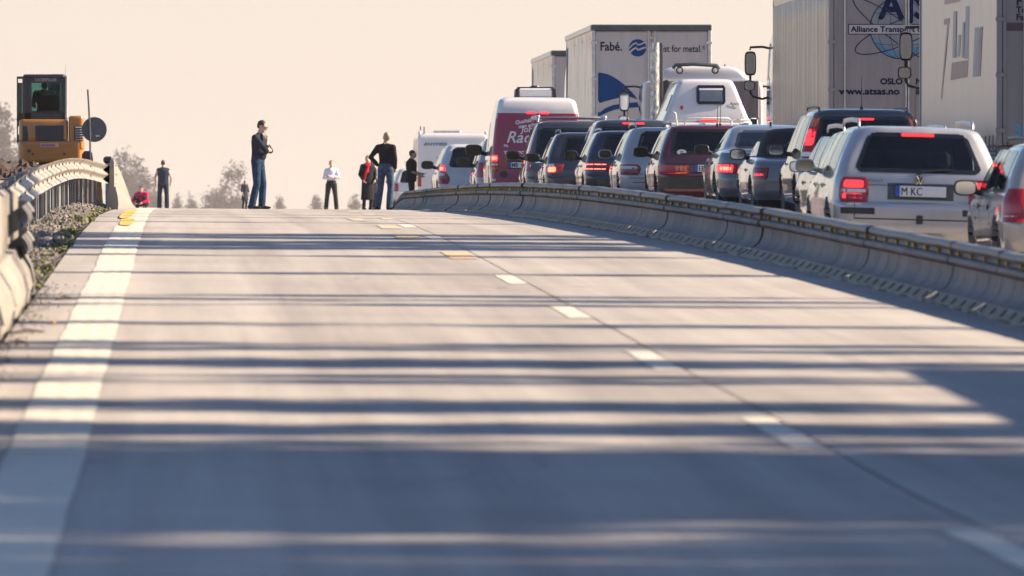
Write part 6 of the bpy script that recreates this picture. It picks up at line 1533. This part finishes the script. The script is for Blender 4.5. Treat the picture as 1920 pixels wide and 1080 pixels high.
    if tm:
        b = MB(); flare = g('flare', 1.0)
        ell(b, hip+V((0, 0, .01)), (.168*fat, .13*fat, .115), 8); b.tube([hip+V((0, 0, -.02)), hip+V((0, 0, .13))], [.168*fat, .158*fat], 14, flat=.74)
        for i in (0, 1):
            lo = an[i]+V((0, 0, -.045)); limb(b, [hj[i], hj[i].lerp(kn[i], .5), kn[i], kn[i].lerp(an[i], .5), lo], [.102*g('leg', 1), .090*g('leg', 1), .075*g('leg', 1), .068*flare, .066*flare])
            for q in (.15, .85): ell(b, kn[i].lerp(an[i], q)+V((0, .02, 0)), (.072*flare, .06, .02), 6)
        solid(b, 'trousers', .014, tm, t, 4)
    # upper garment
    jm = g('jacket', None)
    if jm:
        b = MB(); hem = g('hem', .02); th = g('thick', 1.0)
        pts = [hip+V((0, 0, hem)), hip+V((0, 0, .12)), hip.lerp(ch, .55), ch, ch.lerp(nk, .72)]; rr = [.168*fat*th*g('hem_w', 1), .158*fat*th, .158*fat*th, .178*fat*th, .112]
        if 'coat' in P: pts = [hip+V((0, 0, -P['coat'])), hip+V((0, .01, -P['coat']*.5))]+pts[1:]; rr = [.215*fat, .20*fat]+rr[1:]
        b.tube(pts, rr, 16, flat=g('flat', .72)); ell(b, ch+V((0, 0, .03)), (.183*fat*th, .128*fat*th, .15), 8)
        if g('belly', 0): ell(b, hip.lerp(ch, .4)+V((0, .05, 0)), (.15*fat, .13, .16), 8)
        for i in (0, 1):
            b.tube([ch.lerp(nk, .74), sh[i]], [.082, .072], 10)
            if g('sleeve', 'long') == 'long': limb(b, [sh[i], sh[i].lerp(el[i], .5), el[i], el[i].lerp(wr[i], .5), wr[i].lerp(el[i], .06)], [.078, .066, .060, .054, .046])
            elif g('sleeve') == 'rolled': limb(b, [sh[i], sh[i].lerp(el[i], .5), el[i], el[i].lerp(wr[i], .35)], [.078, .066, .060, .054])
            elif g('sleeve') == 'short': limb(b, [sh[i], sh[i].lerp(el[i], .6), sh[i].lerp(el[i], .82)], [.078, .068, .064])
            else: ell(b, sh[i]+V((0, 0, .0)), (.075, .07, .07), 8)
        limb(b, [ch.lerp(nk, .8), nk+V((0, -.01, -.02))], [.085, .070])
        solid(b, g('garment', 'jacket'), .014, jm, t, 4)
    if 'shirt_collar' in P:
        b = MB(); b.tube([nk+V((-.05, .03, -.01)), nk+V((0, .065, -.05)), nk+V((.05, .03, -.01)), nk+V((.0, -.06, .015)), nk+V((-.05, .03, -.01))], .018, 8); b.build('collar', P['shirt_collar'], t, smooth=60)
    sm = g('shoes', cloth('shoe', (.02, .018, .016)))
    for i in (0, 1):
        f = an[i]; b = MB(); ell(b, f+V((0, -.03, -.045)), (.048, .065, .05), 8); ell(b, f+V((0, .09, -.062)), (.052, .115, .034), 8); ell(b, f+V((0, .03, -.05)), (.046, .08, .045), 8)
        o = solid(b, 'shoe', .014, sm, t, 2)
    if 'belt' in P:
        b = MB(); q = hip+V((0, 0, .10)); b.lathe([(.172*fat, -.018), (.176*fat, -.015), (.176*fat, .015), (.172*fat, .018)], (0, 0, 0), 'z', 22); b.v = [(v[0]+q.x, v[1]*.76+q.y, v[2]+q.z) for v in b.v]; b.build('belt', P['belt'], t, smooth=50)
    return t
jean = cloth('denim', (.018, .04, .085), .5); jean2 = cloth('denim_faded', (.045, .075, .13), .5); navy = cloth('navy', (.018, .024, .042)); black = cloth('black', (.012, .014, .020)); wht = cloth('white_shirt', (.62, .62, .70), .06)
# tall man, arms crossed, chin in hand
person('tall man in dark jacket, jeans and sunglasses, one hand at his chin, left of centre', 485, 196, 224, (.93, -.36), dict(head=(0, .075, 1.65), neck=(0, .02, 1.50), chest=(0, -.01, 1.33), hip=(0, -.02, .95), nod=.38, yaw=.0, glasses=True, hair_len=0,
    elL=(-.22, .17, 1.17), wrL=(.04, .25, 1.18), elR=(.20, .24, 1.16), wrR=(.05, .21, 1.41), handR=(-.1, -.1, .5), palmR=(-.3, -.9, 0), palmL=(0, -1, .1), sleeve='rolled', jacket=navy, hem=-.03, fat=1.06, belly=1, trousers=jean, flare=1.12, shoes=cloth('boot', (.03, .022, .018)),
    knL=(-.11, .05, .50), knR=(.11, .0, .50), anR=(.13, -.10, .09), anL=(-.12, .02, .09), hair=M['hair_dark']))
# man in the white shirt
person('man in white shirt and dark trousers standing with his arms crossed', 621, 346, 300, (.05, -1), dict(elL=(-.27, .08, 1.17), wrL=(.06, .21, 1.20), elR=(.27, .08, 1.15), wrR=(-.07, .22, 1.14), palmL=(0, -1, 0), palmR=(0, -1, 0), jacket=wht, garment='shirt', hem=.07, shirt_collar=wht, belt=M['ink'], trousers=cloth('trouser_grey', (.022, .026, .032)), flare=1.25, leg=1.1,
    knL=(-.15, .02, .50), knR=(.15, .02, .50), anL=(-.19, 0, .09), anR=(.19, 0, .09)))
# woman in the long coat
wc = person('woman in long black coat with a bright red scarf, hands in her pockets', 689, 290, 290, (.35, -1), dict(pose_h=1.80, elL=(-.27, .0, 1.15), wrL=(-.20, .13, .97), elR=(.27, .0, 1.15), wrR=(.20, .13, .97), jacket=black, garment='coat', coat=.62, thick=1.12, fat=1.08, hair=M['hair_grey'], hair_len=.03, yaw=.35, trousers=black, leg=.9, flare=.9))
M['scarf'] = cloth('red_scarf', (.50, .012, .03), .2)
b = MB(); ell(b, (0, .0, 1.50), (.105, .10, .055), 8); b.tube([(-.09, .03, 1.47), (.02, .13, 1.44), (.10, .15, 1.30), (.15, .17, 1.12), (.17, .17, .98)], [.045, .05, .05, .05, .04], 8, flat=.55); b.tube([(.08, .06, 1.49), (.03, .14, 1.40), (.04, .16, 1.22)], [.045, .045, .035], 8, flat=.55)
solid(b, 'scarf', .013, M['scarf'], wc, 2)
# person half hidden behind
person('dark haired person almost hidden between the woman in the coat and the blond man', 699, 306, 297.5, (.9, -.4), dict(jacket=black, garment='coat', coat=.35, thick=1.05, trousers=black, hair=M['hair_dark'], yaw=.3, nod=.1))
# blond man looking up
person('blond man in black jacket and blue jeans looking up, hands in his pockets', 723, 222, 246, (.28, .96), dict(head=(.02, -.005, 1.66), nod=-.35, yaw=-.55, hair=M['hair_blond'], elL=(-.33, -.10, 1.20), wrL=(-.20, .06, 1.02), elR=(.23, -.04, 1.16), wrR=(.20, .09, .95), palmL=(1, 0, 0), jacket=black, hem=-.02, fat=.98, shirt_collar=wht, trousers=jean2, flare=1.2,
    knL=(-.13, .03, .50), anL=(-.19, .0, .09), knR=(.11, .02, .50), anR=(.10, -.05, .09), shoes=cloth('boot', (.03, .022, .018))))
# man in the vest
person('man in dark sleeveless vest seen from behind with bare arms hanging down', 306, 352, 299.5, (.05, 1), dict(hair=M['hair_dark'], elL=(-.30, -.03, 1.14), wrL=(-.28, .06, .90), elR=(.30, -.03, 1.14), wrR=(.27, .10, .93), sleeve='none', jacket=cloth('vest_blue', (.022, .035, .065)), garment='vest', hem=-.06, fat=1.24, thick=1.02, trousers=cloth('trouser_navy', (.02, .03, .05)), leg=1.12, flare=1.35, knL=(-.13, .02, .5), knR=(.13, .02, .5), anL=(-.14, 0, .09), anR=(.14, 0, .09)))
# child
person('small child in grey clothes standing behind the tall man', 459, 342, 336.5, (.6, -.8), dict(pose_h=1.80, head=(0, .02, 1.60), hair=M['hair_dark'], jacket=cloth('child_grey', (.03, .038, .05)), garment='dress', coat=.42, thick=1.05, fat=1.15, trousers=cloth('child_blue', (.02, .028, .045)), elL=(-.27, .0, 1.12), wrL=(-.26, .10, .88), elR=(.27, .02, 1.12), wrR=(.27, .14, .90), nod=.2, sleeve='rolled', shoes=cloth('child_red', (.30, .05, .04))))
# bending person in pink
person('person with dark hair in a bright pink jacket crouching low at the crest', 266, 335, 353, (-.35, -1), dict(H=1.72, hip=(0, -.20, .17), hjL=(-.10, -.18, .16), hjR=(.10, -.18, .16), chest=(.0, -.02, .46), neck=(-.01, .08, .58), head=(-.03, .15, .695), nod=.4, shL=(-.19, .03, .53), shR=(.19, .02, .51), elL=(-.27, .18, .30), wrL=(-.14, .32, .20), elR=(.30, .15, .28), wrR=(.16, .32, .20),
    knL=(-.17, .22, .40), anL=(-.15, .05, .09), knR=(.17, .22, .38), anR=(.15, .05, .09), jacket=cloth('pink', (.55, .02, .09), .2), garment='jacket', hem=.0, thick=1.15, fat=1.15, trousers=navy, hair=M['hair_dark']))
# man in black by the white hatchback
person('man in black polo shirt holding something out beside the white hatchback', 771, 246, 280, (1.0, .05), dict(X=None, hair=M['hair_dark'], head=(0, .05, 1.65), elL=(-.22, .04, 1.14), wrL=(-.10, .30, 1.08), elR=(.25, .02, 1.13), wrR=(.14, .27, 1.02), palmL=(0, 0, 1), palmR=(0, 0, 1), sleeve='short', jacket=black, garment='polo_shirt', hem=-.10, fat=1.32, belly=1, trousers=black))
# driver in the cab
dv = person('driver sitting inside the cab of the small excavator', 84, 231.75, 170, (0, 1), dict(H=1.78, hip=(0, .0, .20), hjL=(-.1, 0, .18), hjR=(.1, 0, .18), chest=(0, -.02, .58), neck=(0, -.01, .74), head=(0, .03, .87), shL=(-.20, -.01, .69), shR=(.20, -.01, .69), elL=(-.29, .06, .42), wrL=(-.24, .28, .38), elR=(.29, .06, .42), wrR=(.24, .28, .38), knL=(-.14, .40, .22), knR=(.14, .40, .22), anL=(-.13, .45, -.16), anR=(.13, .45, -.16),
    jacket=navy, hem=.0, thick=1.1, fat=1.08, trousers=navy, hair=M['hair_dark']), zg=ze+1.12)
zb0, zt0 = -9.0, 60.0
hb = MB(); hb.box((0, 2250, (zb0+zt0)/2), (560, 4720, zt0-zb0)); hz = hb.build('haze', bpy_haze); tag(hz, kind='stuff', label='thin pale haze in the air')
